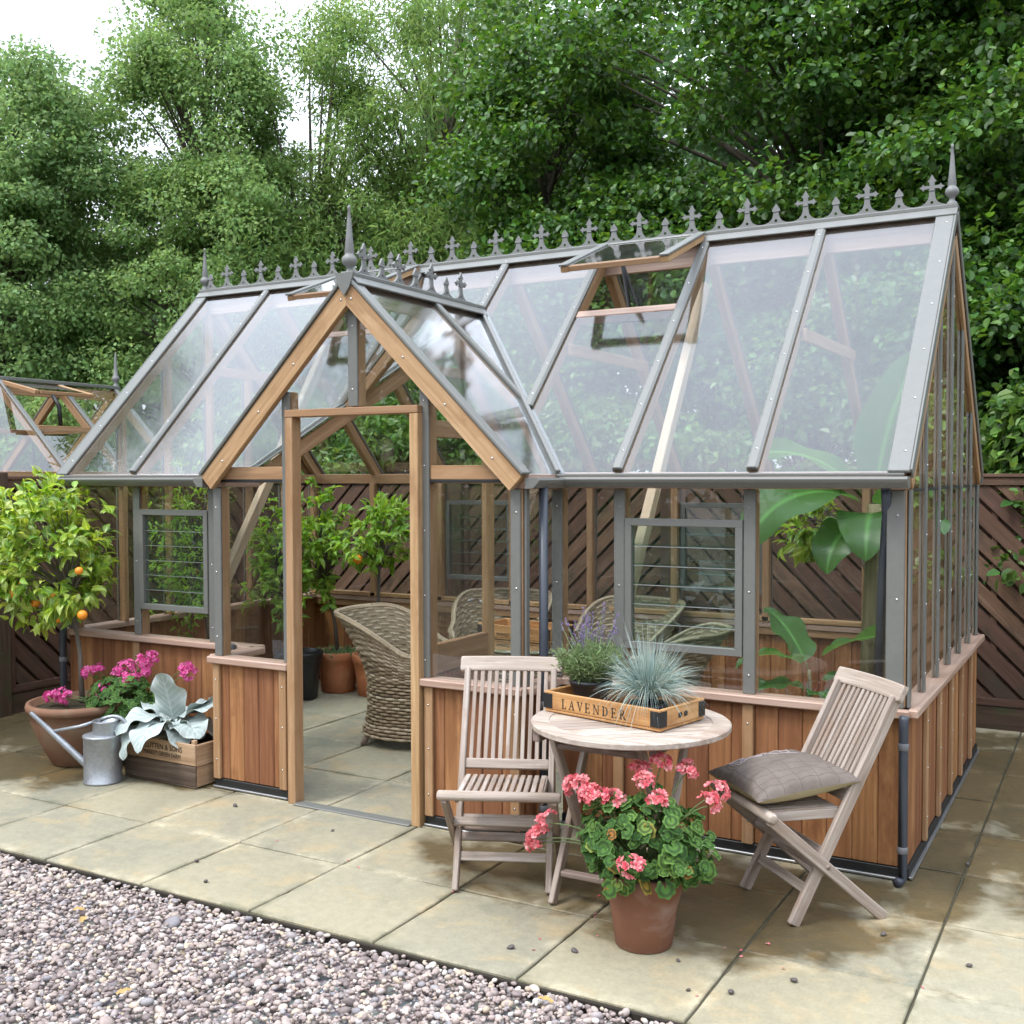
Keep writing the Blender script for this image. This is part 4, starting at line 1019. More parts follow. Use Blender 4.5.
# ------------------------------------------------------------------ pots
def clay(name, c1, c2, bloom):
    t = NT(name); o = t.obj(); n1 = t.noise(o, 6., 5., .65); s = t.n('SeparateXYZ'); t.link(o, s.inputs[0])
    c = t.mix(n1, c1, c2)
    b = t.ramp(t.noise(t.map(o, (1, 1, 2.2), (3, 1, 7)), 5., 5., .6, .5), [(.48, (0, 0, 0)), (.70, (1, 1, 1))])
    c = t.mix(t.math('MULTIPLY', b, .8), c, bloom)
    return t.done(t.pbr(c, .75, 0, .25, t.bump(t.noise(o, 50., 4., .6), .15, .004)))
M['clay'] = clay('weathered_terracotta', (.17, .070, .042), (.25, .115, .072), (.30, .21, .17))
M['clay_bowl'] = clay('brown_terracotta', (.17, .085, .050), (.25, .135, .085), (.24, .18, .12))
M['clay_new'] = clay('orange_terracotta', (.47, .165, .07), (.55, .215, .10), (.50, .26, .15))
M['blackpot'] = plain('black_plastic', (.014, .014, .015), .4, 0, .5, .3)
def pot(parent, c, rb, rt, h, mat, rim=.03, rimh=.05, n=48, soil=True):
    th = .014
    pr = [(0, .0), (rb - .006, 0), (rb, .006), (rt * .92 * .5 + rb * .5, h * .5), (rt - rim * .4, h - rimh), (rt, h - rimh + .004), (rt + .003, h - .012), (rt, h), (rt - th, h), (rt - th - .008, h - .05)]
    mb = MB(); mb.lathe(pr, c, n); p_ = mb.build('pot', M[mat], parent)
    mb = MB(); mb.lathe([(rt - th - .008, h - .045), (rt * .5, h - .036), (0, h - .032)], c, 24); mb.build('soil', M['soil'], parent)
    return p_

# ------------------------------------------------------------------ wicker furniture
t = NT('wicker'); r = t.rand(); a = t.attr()
c = t.ramp(r, [(0, (.17, .12, .07)), (.35, (.29, .22, .135)), (.7, (.38, .30, .20)), (1, (.48, .40, .28))])
M['wicker'] = t.done(t.pbr(t.hsv(c, .5, 1, t.math('ADD', t.noise(t.map(a, (40, 9, 9)), 1., 3.), .5)), .6, 0, .3))
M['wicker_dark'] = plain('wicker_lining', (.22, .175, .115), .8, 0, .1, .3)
def shell_r(a, z, rim):
    back = max(0., math.cos(a)) ** 1.2
    base = .275 + .055 * max(0, (.22 - z) / .22) ** 1.5
    fl = max(0, (z - .36)) / .40
    sq = 1 + .07 * abs(math.sin(2 * a))
    return base * sq + fl ** 1.5 * (.05 + .15 * back)
def rim_h(a):
    q = min(1, max(0, (abs(a) - R(35)) / R(75))); q = q * q * (3 - 2 * q); return .765 * (1 - q) + .545 * q
def make_wicker(loc, rz, label):
    c = empty('wicker_armchair', loc, rz, label, 'armchair', 'wicker armchairs inside the greenhouse')
    pt = lambda a, z, o=0.: np.array([(shell_r(a, z, 0) + o) * math.sin(a), (shell_r(a, z, 0) + o) * math.cos(a), z])
    mb = MB(); n = 96; ns = 22
    for i, z in enumerate(np.arange(.07, .40, .019)):
        A = np.linspace(-PI, PI, n + 1)
        mb.tube([pt(a, z + .0015 * math.sin(5 * a + i), .006 * math.cos(ns * a + i * PI)) for a in A], .0090, 5, False, True)
    mb.build('skirt', M['wicker'], c, False)
    mb = MB(); am = R(128); nr = 19
    for i in range(nr):
        v = (i + .5) / nr; A = np.linspace(-am, am, 80)
        mb.tube([pt(a, .40 + v * (rim_h(a) - .40), .006 * math.cos(ns * a + i * PI)) for a in A], .0094, 5, True, True)
    sh = mb.build('backrest', M['wicker'], c, False)
    mb = MB(); A = np.linspace(-am, am, 64)
    rim = [pt(a, rim_h(a) + .008) for a in A]
    for s_ in (-1, 1):
        e = pt(s_ * am, rim_h(am) + .008); f = [pt(s_ * (am + R(6)), z, .01) for z in (.50, .44, .40)]
        if s_ < 0: rim = f[::-1] + rim
        else: rim = rim + f
    rim = np.array(rim)
    for k in range(4): mb.tube(rim + np.array([.008 * math.cos(k * PI / 2), .008 * math.sin(k * PI / 2), .008 * math.sin(k * PI / 2 + .5)]), .010, 6)
    mb.build('rim', M['wicker'], sh, False)
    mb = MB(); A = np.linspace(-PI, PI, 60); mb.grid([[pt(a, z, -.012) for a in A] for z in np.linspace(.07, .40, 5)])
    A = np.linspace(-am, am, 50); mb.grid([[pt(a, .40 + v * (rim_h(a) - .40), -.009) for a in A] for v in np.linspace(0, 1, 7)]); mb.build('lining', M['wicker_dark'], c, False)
    mb = MB(); m = 26
    for i in range(m):
        y = -.262 + .021 * i; hw = math.sqrt(max(.002, .275 ** 2 - y * y)); X = np.linspace(-hw, hw, 40)
        mb.tube([(x, y, .395 + .005 * math.cos(x * 110 + i * PI)) for x in X], .009, 5)
    mb.build('seat', M['wicker'], c, False)
    for sx in (-1, 1):
        for sy in (-1, 1):
            mb = MB(); mb.tube([(sx * .20, sy * .21, .10), (sx * .235, sy * .245, .0)], [.022, .017], 10); mb.build('leg', M['teak_dark'], c, False)
    return c
wk = make_wicker((-2.98, .99, 0), R(98), 'wicker tub armchair standing in the doorway, seen from its side')
for loc, rz, lb in (((-2.98, 1.93, 0), R(14), 'wicker armchair behind the wooden tray inside the greenhouse, only its arched back showing'),
                    ((-1.55, 1.00, 0), R(-82), 'wicker armchair seen through the right louvre window behind the blue grass'),
                    ((-2.08, 1.88, 0), R(-12), 'wicker armchair behind the lavender pot, seen through the pane right of the porch')):
    k = copy_tree(wk); k.location = loc; k.rotation_euler = (0, 0, rz); k['label'] = lb
wt = empty('wicker_table', (-2.27, 1.18, 0), 0, 'round wicker table with a glass top among the wicker armchairs', 'table')
mb = MB(); rr = lambda z: .30 + .08 * abs(z - .3) / .3
for i, z in enumerate(np.arange(.05, .615, .019)):
    mb.tube([((rr(z) + .005 * math.cos(24 * a + i * PI)) * math.sin(a), (rr(z) + .005 * math.cos(24 * a + i * PI)) * math.cos(a), z) for a in np.linspace(-PI, PI, 97)], .0088, 5, False)
mb.build('base', M['wicker'], wt, False)
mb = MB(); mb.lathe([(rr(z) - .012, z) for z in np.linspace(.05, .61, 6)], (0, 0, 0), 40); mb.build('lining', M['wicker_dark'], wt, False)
mb = MB(); mb.lathe([(0, .622), (.445, .622), (.45, .626), (.45, .632), (.445, .636), (0, .636)], (0, 0, 0), 64, False); mb.build('glass_top', M['blade'], wt, False)
mb = MB(); mb.lathe([(0, .613), (.40, .613), (.41, .617), (.40, .620), (0, .6205)], (0, 0, 0), 48, False); mb.build('top', M['wicker'], wt, False)
tr2 = make_tray((-2.62, 1.10, .6365), R(-8), 'orange brown wooden tray with faint lettering on the wicker table inside the greenhouse', .50, .28, .085)
text_mesh('MARKET GARDEN', .026, (.25, -.0012, .022), tr2, M['ink'], 1.)
# ------------------------------------------------------------------ plants
M['lf_citrus'] = leafmat('citrus_leaf', [(.10, .20, .025), (.17, .29, .035), (.26, .37, .05), (.40, .46, .11)], .35, .35, spec=.5, vein=True)
M['lf_citrus_in'] = leafmat('lemon_leaf', [(.12, .23, .03), (.19, .33, .045), (.30, .43, .07)], .4, .4, vein=True)
M['orange'] = plain('orange_peel', (.78, .26, .02), .45, 0, .4, .25, 30., .2)
M['bark'] = wood('bark', (.06, .05, .038), (.12, .10, .078), (.20, .17, .135), .8, .2)
M['stem'] = plain('green_stem', (.10, .15, .045), .6)
M['lf_ger'] = None
def germat(name):
    t = NT(name); r = t.rand(); a = t.attr()
    v = t.n('VectorMath'); v.operation = 'MULTIPLY_ADD'; t.link(a, v.inputs[0]); v.inputs[1].default_value = (1, 1, 0); v.inputs[2].default_value = (-.42, 0, 0)
    l = t.n('VectorMath'); l.operation = 'LENGTH'; t.link(v.outputs[0], l.inputs[0]); d = l.outputs['Value']
    c = t.ramp(r, [(0, (.045, .115, .024)), (.5, (.075, .165, .035)), (.965, (.13, .24, .05)), (.985, (.30, .24, .05)), (1, (.34, .15, .04))])
    zone = t.ramp(d, [(.20, (0, 0, 0)), (.28, (1, 1, 1)), (.36, (1, 1, 1)), (.43, (0, 0, 0))])
    c = t.mix(t.math('MULTIPLY', zone, .72), c, (.028, .050, .020))
    rim = t.ramp(d, [(.46, (0, 0, 0)), (.52, (1, 1, 1))])
    c = t.mix(t.math('MULTIPLY', rim, .2), c, (.17, .26, .09))
    p = t.pbr(c, .75, 0, .2); tr = t.n('BsdfTranslucent'); t.link(t.hsv(c, .49, 1.1, 1.6), tr.inputs[0])
    m = t.n('MixShader'); m.inputs[0].default_value = .25; t.link(p, m.inputs[1]); t.link(tr.outputs[0], m.inputs[2]); return t.done(m.outputs[0])
M['lf_ger'] = germat('geranium_leaf')
def petalmat(name, a, b):
    t = NT(name); c = t.mix(t.rand(), a, b); s = t.n('SeparateXYZ'); t.link(t.attr(), s.inputs[0])
    c = t.hsv(c, .5, 1., t.math('ADD', t.math('MULTIPLY', s.outputs[0], .5), .62))
    p = t.pbr(c, .6, 0, .2); tr = t.n('BsdfTranslucent'); t.link(c, tr.inputs[0]); m = t.n('MixShader'); m.inputs[0].default_value = .35; t.link(p, m.inputs[1]); t.link(tr.outputs[0], m.inputs[2]); return t.done(m.outputs[0])
M['coral'] = petalmat('coral_petal', (.76, .10, .14), (.94, .45, .44))
M['pink'] = petalmat('pink_petal', (.70, .05, .28), (.88, .25, .52))
M['purple'] = petalmat('lavender_flower', (.21, .15, .29), (.38, .29, .47))
M['lf_lav'] = leafmat('lavender_leaf', [(.13, .19, .075), (.20, .27, .12), (.28, .35, .19)], .7, .2, spec=.2)
M['lf_fescue'] = leafmat('blue_grass', [(.13, .20, .17), (.26, .35, .33), (.42, .50, .46), (.42, .42, .30)], .55, .15, spec=.3, huev=.02)
M['lf_banana'] = leafmat('banana_leaf', [(.065, .18, .045), (.10, .25, .065)], .35, .38, spec=.45, vein=True)
def silver():
    t = NT('silver_leaf'); a = t.attr(); s = t.n('SeparateXYZ'); t.link(a, s.inputs[0])
    rib = t.math('SUBTRACT', 1., t.math('MULTIPLY', t.math('ABSOLUTE', s.outputs[1]), 22.), clamp=True)
    ab = t.math('ABSOLUTE', s.outputs[1]); vn = t.math('SINE', t.math('MULTIPLY', t.math('SUBTRACT', s.outputs[0], t.math('MULTIPLY', ab, .45)), 52.)); vn = t.math('POWER', t.math('ADD', t.math('MULTIPLY', vn, .5), .5), 6.)
    n2 = t.noise(t.map(a, (22, 22, 1)), 1., 5., .7)
    n1 = t.noise(t.map(a, (9, 9, 1)), 1., 4., .6)
    c = t.mix(t.math('ADD', t.math('MULTIPLY', n1, .6), t.math('MULTIPLY', n2, .4)), (.22, .29, .27), (.48, .54, .51)); c = t.mix(t.math('MULTIPLY', vn, .35), c, (.66, .70, .67)); c = t.mix(t.math('MULTIPLY', t.math('MULTIPLY', ab, ab), 1.6), c, (.70, .73, .71))
    return t.done(t.pbr(t.mix(t.math('MULTIPLY', rib, .4), c, (.70, .74, .72)), .75, 0, .15, t.bump(t.math('ADD', n2, t.math('MULTIPLY', vn, -.35)), .6, .008)))
M['silver'] = silver()

def crown_leaves(mb, tips, outs, per, Ln, Wd, tmpl='fine', spread=.05, droop=.25, jit=.6):
    k = len(tips); C = np.repeat(tips, per, 0); O = np.repeat(outs, per, 0)
    n = len(C); off = rdir(n) * rng.uniform(.1, 1, (n, 1)) * spread
    C = C + off
    D = O * .7 + rdir(n) * .8 + np.array([0, 0, -droop + .15])
    N = O * .5 + rdir(n) * jit + np.array([0, 0, .9])
    s = rng.uniform(.65, 1.2, n)
    mb.leaves(C, D, N, Ln * s, Wd * s, tmpl, tmpl in ('fine', 'scallop'))
def shrub(root, trunk, cc, rad, ntip, per, Ln, Wd, leaf, twig=.006, seedshape=.45, fruit=None, spread=.05, trunk_r=.016, tmpl='fine', name='foliage'):
    """a trunk (world points), branches to tips inside an ellipsoid, a leaf spray at every tip"""
    cc = np.array(cc, float); rad = np.array(rad, float)
    d = rdir(ntip); q = rng.uniform(seedshape, 1, (ntip, 1)) ** .6
    lump = 1 + .16 * np.sin(d[:, :1] * 5 + 1) * np.cos(d[:, 2:] * 6)
    tips = cc + d * q * rad * lump; outs = d / rad; outs /= np.linalg.norm(outs, axis=1)[:, None]
    mb = MB(); tk = np.array(trunk, float); mb.tube(tk, np.linspace(trunk_r, trunk_r * .6, len(tk)), 8)
    top = tk[-1]
    for t_ in tips[:: max(1, ntip // 60)]:
        mb.tube(bez(top + (t_ - top) * .02, top * .5 + t_ * .5 + np.array([0, 0, .08]), t_, 6), np.linspace(twig, twig * .35, 6), 5)
    mb.build('stem', M['bark'], root)
    mb = MB(); crown_leaves(mb, tips, outs, per, Ln, Wd, tmpl, spread); mb.build(name, leaf if not isinstance(leaf, str) else M[leaf], root)
# orange tree in the brown bowl
og = empty('orange_tree', (-4.37, -.32, 0), 0, 'bushy orange tree bearing ripe oranges, in a wide brown terracotta bowl at the far left', 'citrus tree')
mb = MB(); mb.lathe([(0, 0), (.150, 0), (.158, .008), (.215, .12), (.262, .24), (.272, .298), (.286, .302), (.290, .325), (.284, .345), (.262, .346), (.256, .30), (.2, .295), (0, .295)], (-4.37, -.32, 0), 56); mb.build('bowl', M['clay_bowl'], og)
mb = MB(); mb.lathe([(.258, .304), (.15, .318), (0, .322)], (-4.37, -.32, 0), 28); mb.build('soil', M['soil'], og)
shrub(og, [(-4.38, -.30, .30), (-4.42, -.28, .6), (-4.50, -.27, .92)], (-4.70, -.30, 1.17), (.46, .32, .42), 205, 9, .076, .040, 'lf_citrus', .007, .35, spread=.075)
mb = MB(); tp = np.array([(-4.37, -.48, .86), (-4.45, -.42, .82), (-4.30, -.44, .90), (-4.62, -.46, .93), (-4.78, -.4, .98), (-4.85, -.35, 1.05)]); crown_leaves(mb, tp, np.tile([[0, -.5, -.6]], (6, 1)), 8, .09, .047, 'fine', .08, .6); mb.build('foliage', M['lf_citrus'], og)
for x, z in ((-4.215, 1.085), (-4.60, .885), (-4.377, .815), (-4.207, .842), (-4.70, .99), (-4.78, .93), (-4.45, .93)):
    s = rng.uniform(.021, .028); mb = MB(); a = np.linspace(-PI / 2, PI / 2, 11)
    mb.lathe([(max(0, s * math.cos(q)), s * .95 * math.sin(q)) for q in a], (x - .02, -.455 + .05 * rng.random(), z), 18); mb.build('orange', M['orange'], og)

# geraniums
def head(mb, c, nrm, r, nf, pl=.015, st=None):
    nrm = unit(nrm); d = rdir(nf * 3); d = d[(d @ nrm) > -.25][:nf]
    C = np.asarray(c) + d * np.array([1, 1, .8]) * r * rng.uniform(.72, 1.05, (len(d), 1))
    for i in range(len(C)):
        n = unit(d[i] * 1. + nrm * .4 + rng.normal(0, .2, 3)); _, s, u = frame(n, rng.normal(size=3)); a0 = rng.uniform(0, 6)
        A = a0 + np.arange(5) * 2 * PI / 5
        D = np.cos(A)[:, None] * s + np.sin(A)[:, None] * u + n * .35
        mb.leaves(np.tile(C[i], (5, 1)) + D * .001, D, np.tile(n, (5, 1)) , pl * rng.uniform(.85, 1.15), pl * .95, 'petal', True)
def geranium(root, heads, base, dome, nl, col, hr=.034, leaf=.058, nf=17):
    base = np.array(base, float); dome_c, dome_r = map(np.array, dome)
    mb = MB(); ms = MB()
    for h in heads:
        h = dome_c + (np.array(h) - dome_c) * 1.07; ctr = base * .6 + dome_c * .4
        ms.tube(bez(ctr + (h - ctr) * .25, ctr * .35 + h * .65 + np.array([0, 0, .05]), h - np.array([0, 0, .01]), 8), .0024, 5)
        m1 = MB(); head(m1, h, (h - dome_c) * np.array([1, 1, .6]) + np.array([.1, -.15, .3]) * .3, hr * rng.uniform(.8, 1.15), nf); m1.build('flower_head', M[col], root)
    d = rdir(nl * 3); d = d[d[:, 2] > -.55][:nl]; q = rng.uniform(.45, 1, (len(d), 1)) ** .5
    C = dome_c + d * q * dome_r * (1 + .1 * np.sin(d[:, :1] * 7 + d[:, 1:2] * 5))
    for c in C[::3]: ms.tube(bez(base, base * .4 + c * .6 + np.array([0, 0, .03]), c, 6), .0019, 4)
    ms.build('stems', M['stem'], root)
    n = len(C); D = d * .6 + rdir(n) * .7; D[:, 2] -= .25; N = d * .9 + rng.normal(0, .33, (n, 3)) + np.array([0.05, -.15, .55]); s = rng.uniform(.6, 1.15, n)
    N /= np.linalg.norm(N, axis=1)[:, None]; D = D - N * (D * N).sum(1)[:, None]; D /= np.linalg.norm(D, axis=1)[:, None]
    mb.leaves(C - D * (leaf * .42 * s)[:, None], D, N, leaf * s, leaf * s * 1.08, 'scallop', True); mb.build('foliage', M['lf_ger'], root)
cp = empty('potted_geranium', (-.675, -1.04, 0), 0, 'coral pink geranium in a tall weathered terracotta pot, in front of the round table', 'potted plant')
pot(cp, (-.675, -1.04, 0), .098, .138, .255, 'clay', .012, .05)
geranium(cp, [(-.905, -1.08, .512), (-.832, -1.12, .505), (-.796, -1.13, .498), (-.745, -1.12, .502), (-.705, -1.0, .566), (-.675, -1.04, .545), (-.645, -.97, .591), (-.573, -.93, .568), (-.612, -1.08, .505), (-.452, -.98, .527), (-.468, -1.03, .500), (-.985, -1.10, .385), (-1.04, -1.08, .302), (-1.025, -1.10, .325), (-.640, -1.23, .335), (-.87, -1.10, .525)],
         (-.675, -1.04, .24), ((-.675, -1.05, .335), (.245, .20, .185)), 340, 'coral', .038, .056, 21)
pg = empty('potted_geranium', (-4.06, -.20, 0), 0, 'magenta pink geranium flowering between the watering can and the greenhouse wall', 'potted plant')
pot(pg, (-4.06, -.20, 0), .085, .115, .20, 'blackpot', .01, .03)
geranium(pg, [(-4.309, -.30, .49), (-4.12, -.26, .50), (-4.075, -.25, .53), (-3.918, -.25, .589), (-3.955, -.24, .565), (-3.935, -.27, .525), (-4.02, -.28, .47), (-4.165, -.32, .41), (-4.452, -.42, .37), (-4.39, -.40, .385), (-4.35, -.40, .37), (-4.43, -.46, .28), (-3.735, -.18, .545), (-3.715, -.18, .52), (-4.26, -.28, .505), (-4.055, -.27, .475)],
         (-4.06, -.20, .18), ((-4.09, -.26, .355), (.27, .17, .155)), 330, 'pink', .043, .052, 26)
# silver ragwort-like plant in the crate
M['dry_leaf'] = plain('dry_leaf', (.36, .24, .09), .8, 0, .2, .4, 60.)
def big_leaf(mb, base, d, up, Ln, Wd, bend, fold=.25, wave=.02, prof=None, twist=0., nL=18, nW=9, peti=.12, curlside=0.):
    d, s, u = frame(d, up); P = []; lc = []; pos = np.array(base, float); ang = 0.; st = Ln / (nL - 1); ph = rng.uniform(0, 6)
    for i in range(nL):
        t_ = i / (nL - 1); ang = bend * t_ ** 1.3
        dd = d * math.cos(ang) - u * math.sin(ang); uu_ = u * math.cos(ang) + d * math.sin(ang)
        a = twist * t_; ss = s * math.cos(a) + uu_ * math.sin(a); un = uu_ * math.cos(a) - s * math.sin(a)
        if i: pos = pos + dd * st + s * curlside * st * t_
        if prof is None:
            q = max(0, (t_ - peti) / (1 - peti)); wv = Wd / 2 * (math.sin(PI * q ** .62) ** .75 if 0 < q < 1 else 0)
            wv = max(wv, .008 if t_ <= peti + .1 else .0008)
        else: wv = max(Wd / 2 * prof(t_), .003)
        row = []
        for j in range(nW):
            v = -1 + 2 * j / (nW - 1)
            row.append(pos + ss * v * wv + un * (abs(v) * wv * fold + wave * abs(v) ** 2 * math.sin(t_ * 16 + ph + (2 if v > 0 else 0)) * min(1, wv / (Wd * .3))))
            lc.append((t_, v * .5, 0))
        P.append(row)
    mb.grid(np.array(P), True, np.array(lc).reshape(nL, nW, 3))
sn = empty('silver_leaf_plant', (-3.66, -.31, .19), 0, 'large felted silver leaved plant growing out of the wooden crate', 'plant')
sb = np.array([-3.665, -.30, .285])
# (direction in image terms: right, towards viewer, up), length, width, bend
rt_ = np.array([.873, .4875, 0]); tw_ = np.array([.4875, -.873, 0]); zz = np.array([0, 0, 1.])
for k, (a, b, c, Ln, Wd, bd, tw) in enumerate([(-.05, .35, 1., .31, .155, .25, .1), (.8, .25, .75, .27, .13, .75, -.3), (.9, .0, .95, .30, .10, .9, .5), (-.85, .45, .75, .30, .14, 1.75, .25), (-.35, .9, .45, .31, .15, 1.7, -.15), (-.9, .7, .35, .33, .135, 1.9, .1), (.75, .75, .45, .25, .16, 1.25, -.4), (.95, .35, .25, .24, .15, 1.0, .2), (.25, 1., .55, .13, .07, .8, 0), (-.1, .9, .7, .11, .07, .7, .1), (.6, -.5, .6, .26, .14, .8, .2), (-.6, -.4, .6, .26, .13, .9, 0), (.5, 1., .2, .22, .12, 1.5, .1), (.9, .6, .05, .20, .13, .7, .1)]):
    mb = MB(); d = rt_ * a + tw_ * b + zz * c
    big_leaf(mb, sb + rt_ * a * .02 + tw_ * b * .02, d, zz, Ln * 1.06, Wd * 1.25, bd, .16, .016, lambda t_: (math.sin(PI * min(1, max(0, (t_ - .10) / .90)) ** .85) ** .62 if .10 < t_ < 1 else 0.) + (.10 if t_ <= .2 else 0), tw, 26, 15, .14); mb.build('leaf', M['silver'], sn)
mb = MB(); mb.tube([(-3.665, -.30, .17), (-3.665, -.30, .29)], [.018, .014], 8); mb.build('stem', M['silver'], sn)
# lavender and blue grass in the tray
ct, s_t = math.cos(ta), math.sin(ta)
def tray_pt(a, b, z): return np.array([-1.205 + a * ct - b * s_t, -.757 + a * s_t + b * ct, z])
lp = tray_pt(.110, .150, ZT + .0135); lv = empty('lavender_plant', lp.tolist(), 0, 'flowering lavender in a round black plastic pot, left end of the tray', 'potted plant')
pot(lv, lp, .062, .083, .105, 'blackpot', .006, .02, 36)
k = 520; th_ = rng.uniform(0, 2 * PI, k); rr_ = rng.uniform(0, 1, k) ** .5
D0 = np.stack([np.cos(th_) * rr_ * .85, np.sin(th_) * rr_ * .85, np.ones(k)], 1) + rng.normal(0, .12, (k, 3)); D0 /= np.linalg.norm(D0, axis=1)[:, None]
mb = MB(); hl = rng.uniform(.07, .16, k); B0 = lp + np.stack([np.cos(th_) * rr_ * .05, np.sin(th_) * rr_ * .05, np.full(k, .095)], 1)
for j in range(9):
    f = (j + .5) / 9; C = B0 + D0 * (hl * f)[:, None]; dd = D0 * .7 + rdir(k) * .75; mb.leaves(C, dd, rdir(k) + D0, rng.uniform(.020, .034, k), .0042, 'oval')
mb.build('foliage', M['lf_lav'], lv)
mb = MB(); ms = MB(); 
for i in range(44):
    a = rng.uniform(0, 2 * PI); r_ = rng.uniform(0, 1) ** .5; d = unit([math.cos(a) * r_ * .62 + .02, math.sin(a) * r_ * .62, 1]); b = lp + np.array([0, 0, .10]); tl = rng.uniform(.17, .29)
    tip = b + d * tl; ms.tube([b + d * .05, (b + tip) / 2 + rng.normal(0, .004, 3), tip], .0012, 4)
    mb = MB(); m_ = 15; C = tip + d * rng.uniform(-.035, .015, (m_, 1)) + rdir(m_) * .0045; mb.leaves(C, rdir(m_) * .8 + d, rdir(m_), .010, .0058, 'oval'); mb.build('flower_spike', M['purple'], lv)
ms.build('flower_stems', M['lf_lav'], lv)
fp = tray_pt(.395, .135, ZT + .0135); fg = empty('blue_grass', fp.tolist(), 0, 'spiky tuft of blue grey grass spilling over the right end of the tray', 'potted plant')
pot(fg, fp, .055, .072, .055, 'blackpot', .005, .02, 32)
def blades(mb, n, base, rb, Lr, out, droop, wd):
    for i in range(n):
        a = rng.uniform(0, 2 * PI); o = abs(rng.normal(out, .38)); Ln = rng.uniform(*Lr); hd = np.array([math.cos(a), math.sin(a), 0]); m = 8
        dr = droop * rng.uniform(.5, 1.5) * (.25 + o); tt = np.linspace(0, 1, m)[:, None]
        v0 = unit(hd * o + np.array([0, 0, 1.])); P = base + hd * rng.uniform(0, rb) + v0 * Ln * tt + np.array([0, 0, -1.]) * Ln * dr * tt ** 2.3 + hd * Ln * .12 * dr * tt ** 2
        s = unit(np.cross(v0, rng.normal(size=3))) * (wd * (1 - tt ** 3 * .9)); mb.grid(np.stack([P - s, P + s], 1), False)
mb = MB(); blades(mb, 950, fp + np.array([0, 0, .075]), .04, (.13, .27), .85, .42, .0012); blades(mb, 320, fp + np.array([0, 0, .08]), .03, (.16, .24), .35, .2, .0011); blades(mb, 40, fp + np.array([0, 0, .08]), .02, (.24, .34), .32, .08, .0009)
mb.build('foliage', M['lf_fescue'], fg)

# inside the greenhouse ------------------------------------------------
def potted_tree(label, c, rt, h, mat, trunk, cc, rad, nt_, per, Ln, Wd, leaf='lf_citrus_in', fruit=(), cat='citrus tree', under=False):
    r_ = empty('potted_tree', (*c, 0), 0, label, cat); pot(r_, (*c, 0), rt * .76, rt, h, mat, .012, .06)
    shrub(r_, trunk, cc, rad, nt_, per, Ln, Wd, leaf, .005, .25)
    for f in fruit:
        s = .034; mb = MB(); mb.lathe([(max(0, s * math.cos(q)), s * math.sin(q)) for q in np.linspace(-PI / 2, PI / 2, 10)], f, 16); mb.build('orange', M['orange'], r_)
    if under:
        mb = MB(); n = 260; a = rng.uniform(0, 2 * PI, n); q = rng.uniform(0, 1, n) ** .5 * rt; C = np.stack([c[0] + q * np.cos(a), c[1] + q * np.sin(a), np.full(n, h - .03)], 1); mb.leaves(C, rdir(n) + np.array([0, 0, .8]), rdir(n), .06, .018, 'oval'); mb.build('underplanting', M['lf_lav'], r_)
potted_tree('lemon tree in an orange terracotta pot underplanted with grey herbs, seen through the doorway', (-4.36, 1.98), .165, .30, 'clay_new', [(-4.36, 1.98, .25), (-4.37, 1.96, .5), (-4.40, 1.9, .8)], (-4.44, 1.85, 1.06), (.25, .24, .44), 85, 8, .080, .034, under=True)
potted_tree('lemon tree with one ripe fruit, in a terracotta pot behind the doorway armchair', (-4.04, 2.00), .165, .30, 'clay_new', [(-4.04, 2.0, .25), (-3.95, 1.93, .6), (-3.92, 1.88, .95)], (-3.84, 1.82, 1.20), (.33, .28, .26), 80, 8, .080, .034, fruit=[(-3.90, 1.62, 1.02)])
potted_tree('leafy upright tree in a black pot, just left of the door post inside', (-4.43, 1.62), .17, .34, 'blackpot', [(-4.43, 1.62, .3), (-4.47, 1.6, .7)], (-4.52, 1.55, .95), (.25, .25, .5), 110, 8, .07, .03, cat='potted plant')
potted_tree('feathery light green shrub behind the left louvre window', (-4.62, .95), .15, .28, 'clay_new', [(-4.62, .95, .25), (-4.64, .92, .7), (-4.68, .9, 1.0)], (-4.70, .85, 1.12), (.26, .28, .58), 190, 9, .045, .016, cat='potted plant')
potted_tree('yellow green citrus among the banana leaves at the back right', (-.42, 1.98), .15, .28, 'clay_new', [(-.42, 1.98, .25), (-.44, 1.9, .8), (-.55, 1.75, 1.2)], (-.78, 1.66, 1.32), (.17, .2, .2), 26, 8, .085, .042, 'lf_citrus', cat='citrus tree')
# bananas
M['pseudostem'] = wood('banana_stem', (.10, .075, .035), (.26, .22, .12), (.40, .36, .22), .6, .1, .4, blotch=(.06, .045, .025))
def banana(label, c, stems, lv_):
    r_ = empty('banana_plant', (*c, 0), 0, label, 'plant'); pot(r_, (*c, 0), .15, .19, .30, 'blackpot', .012, .05)
    mb = MB()
    for p in stems: mb.tube(p[0], p[1], 14)
    mb.build('stem', M['pseudostem'], r_)
    pf = lambda t_: (math.sin(PI * min(1, max(0, (t_ - .14) / .86)) ** .7) ** .6) if .14 < t_ < 1 else 0.02
    for (b, d, Ln, Wd, bd, tw, fo) in lv_:
        mb = MB(); big_leaf(mb, b, d, (0, 0, 1), Ln, Wd, bd, fo, .018, pf, tw, 24, 9); mb.build('leaf', M['lf_banana'], r_)
bt = np.array([-.36, 1.22, 1.42])
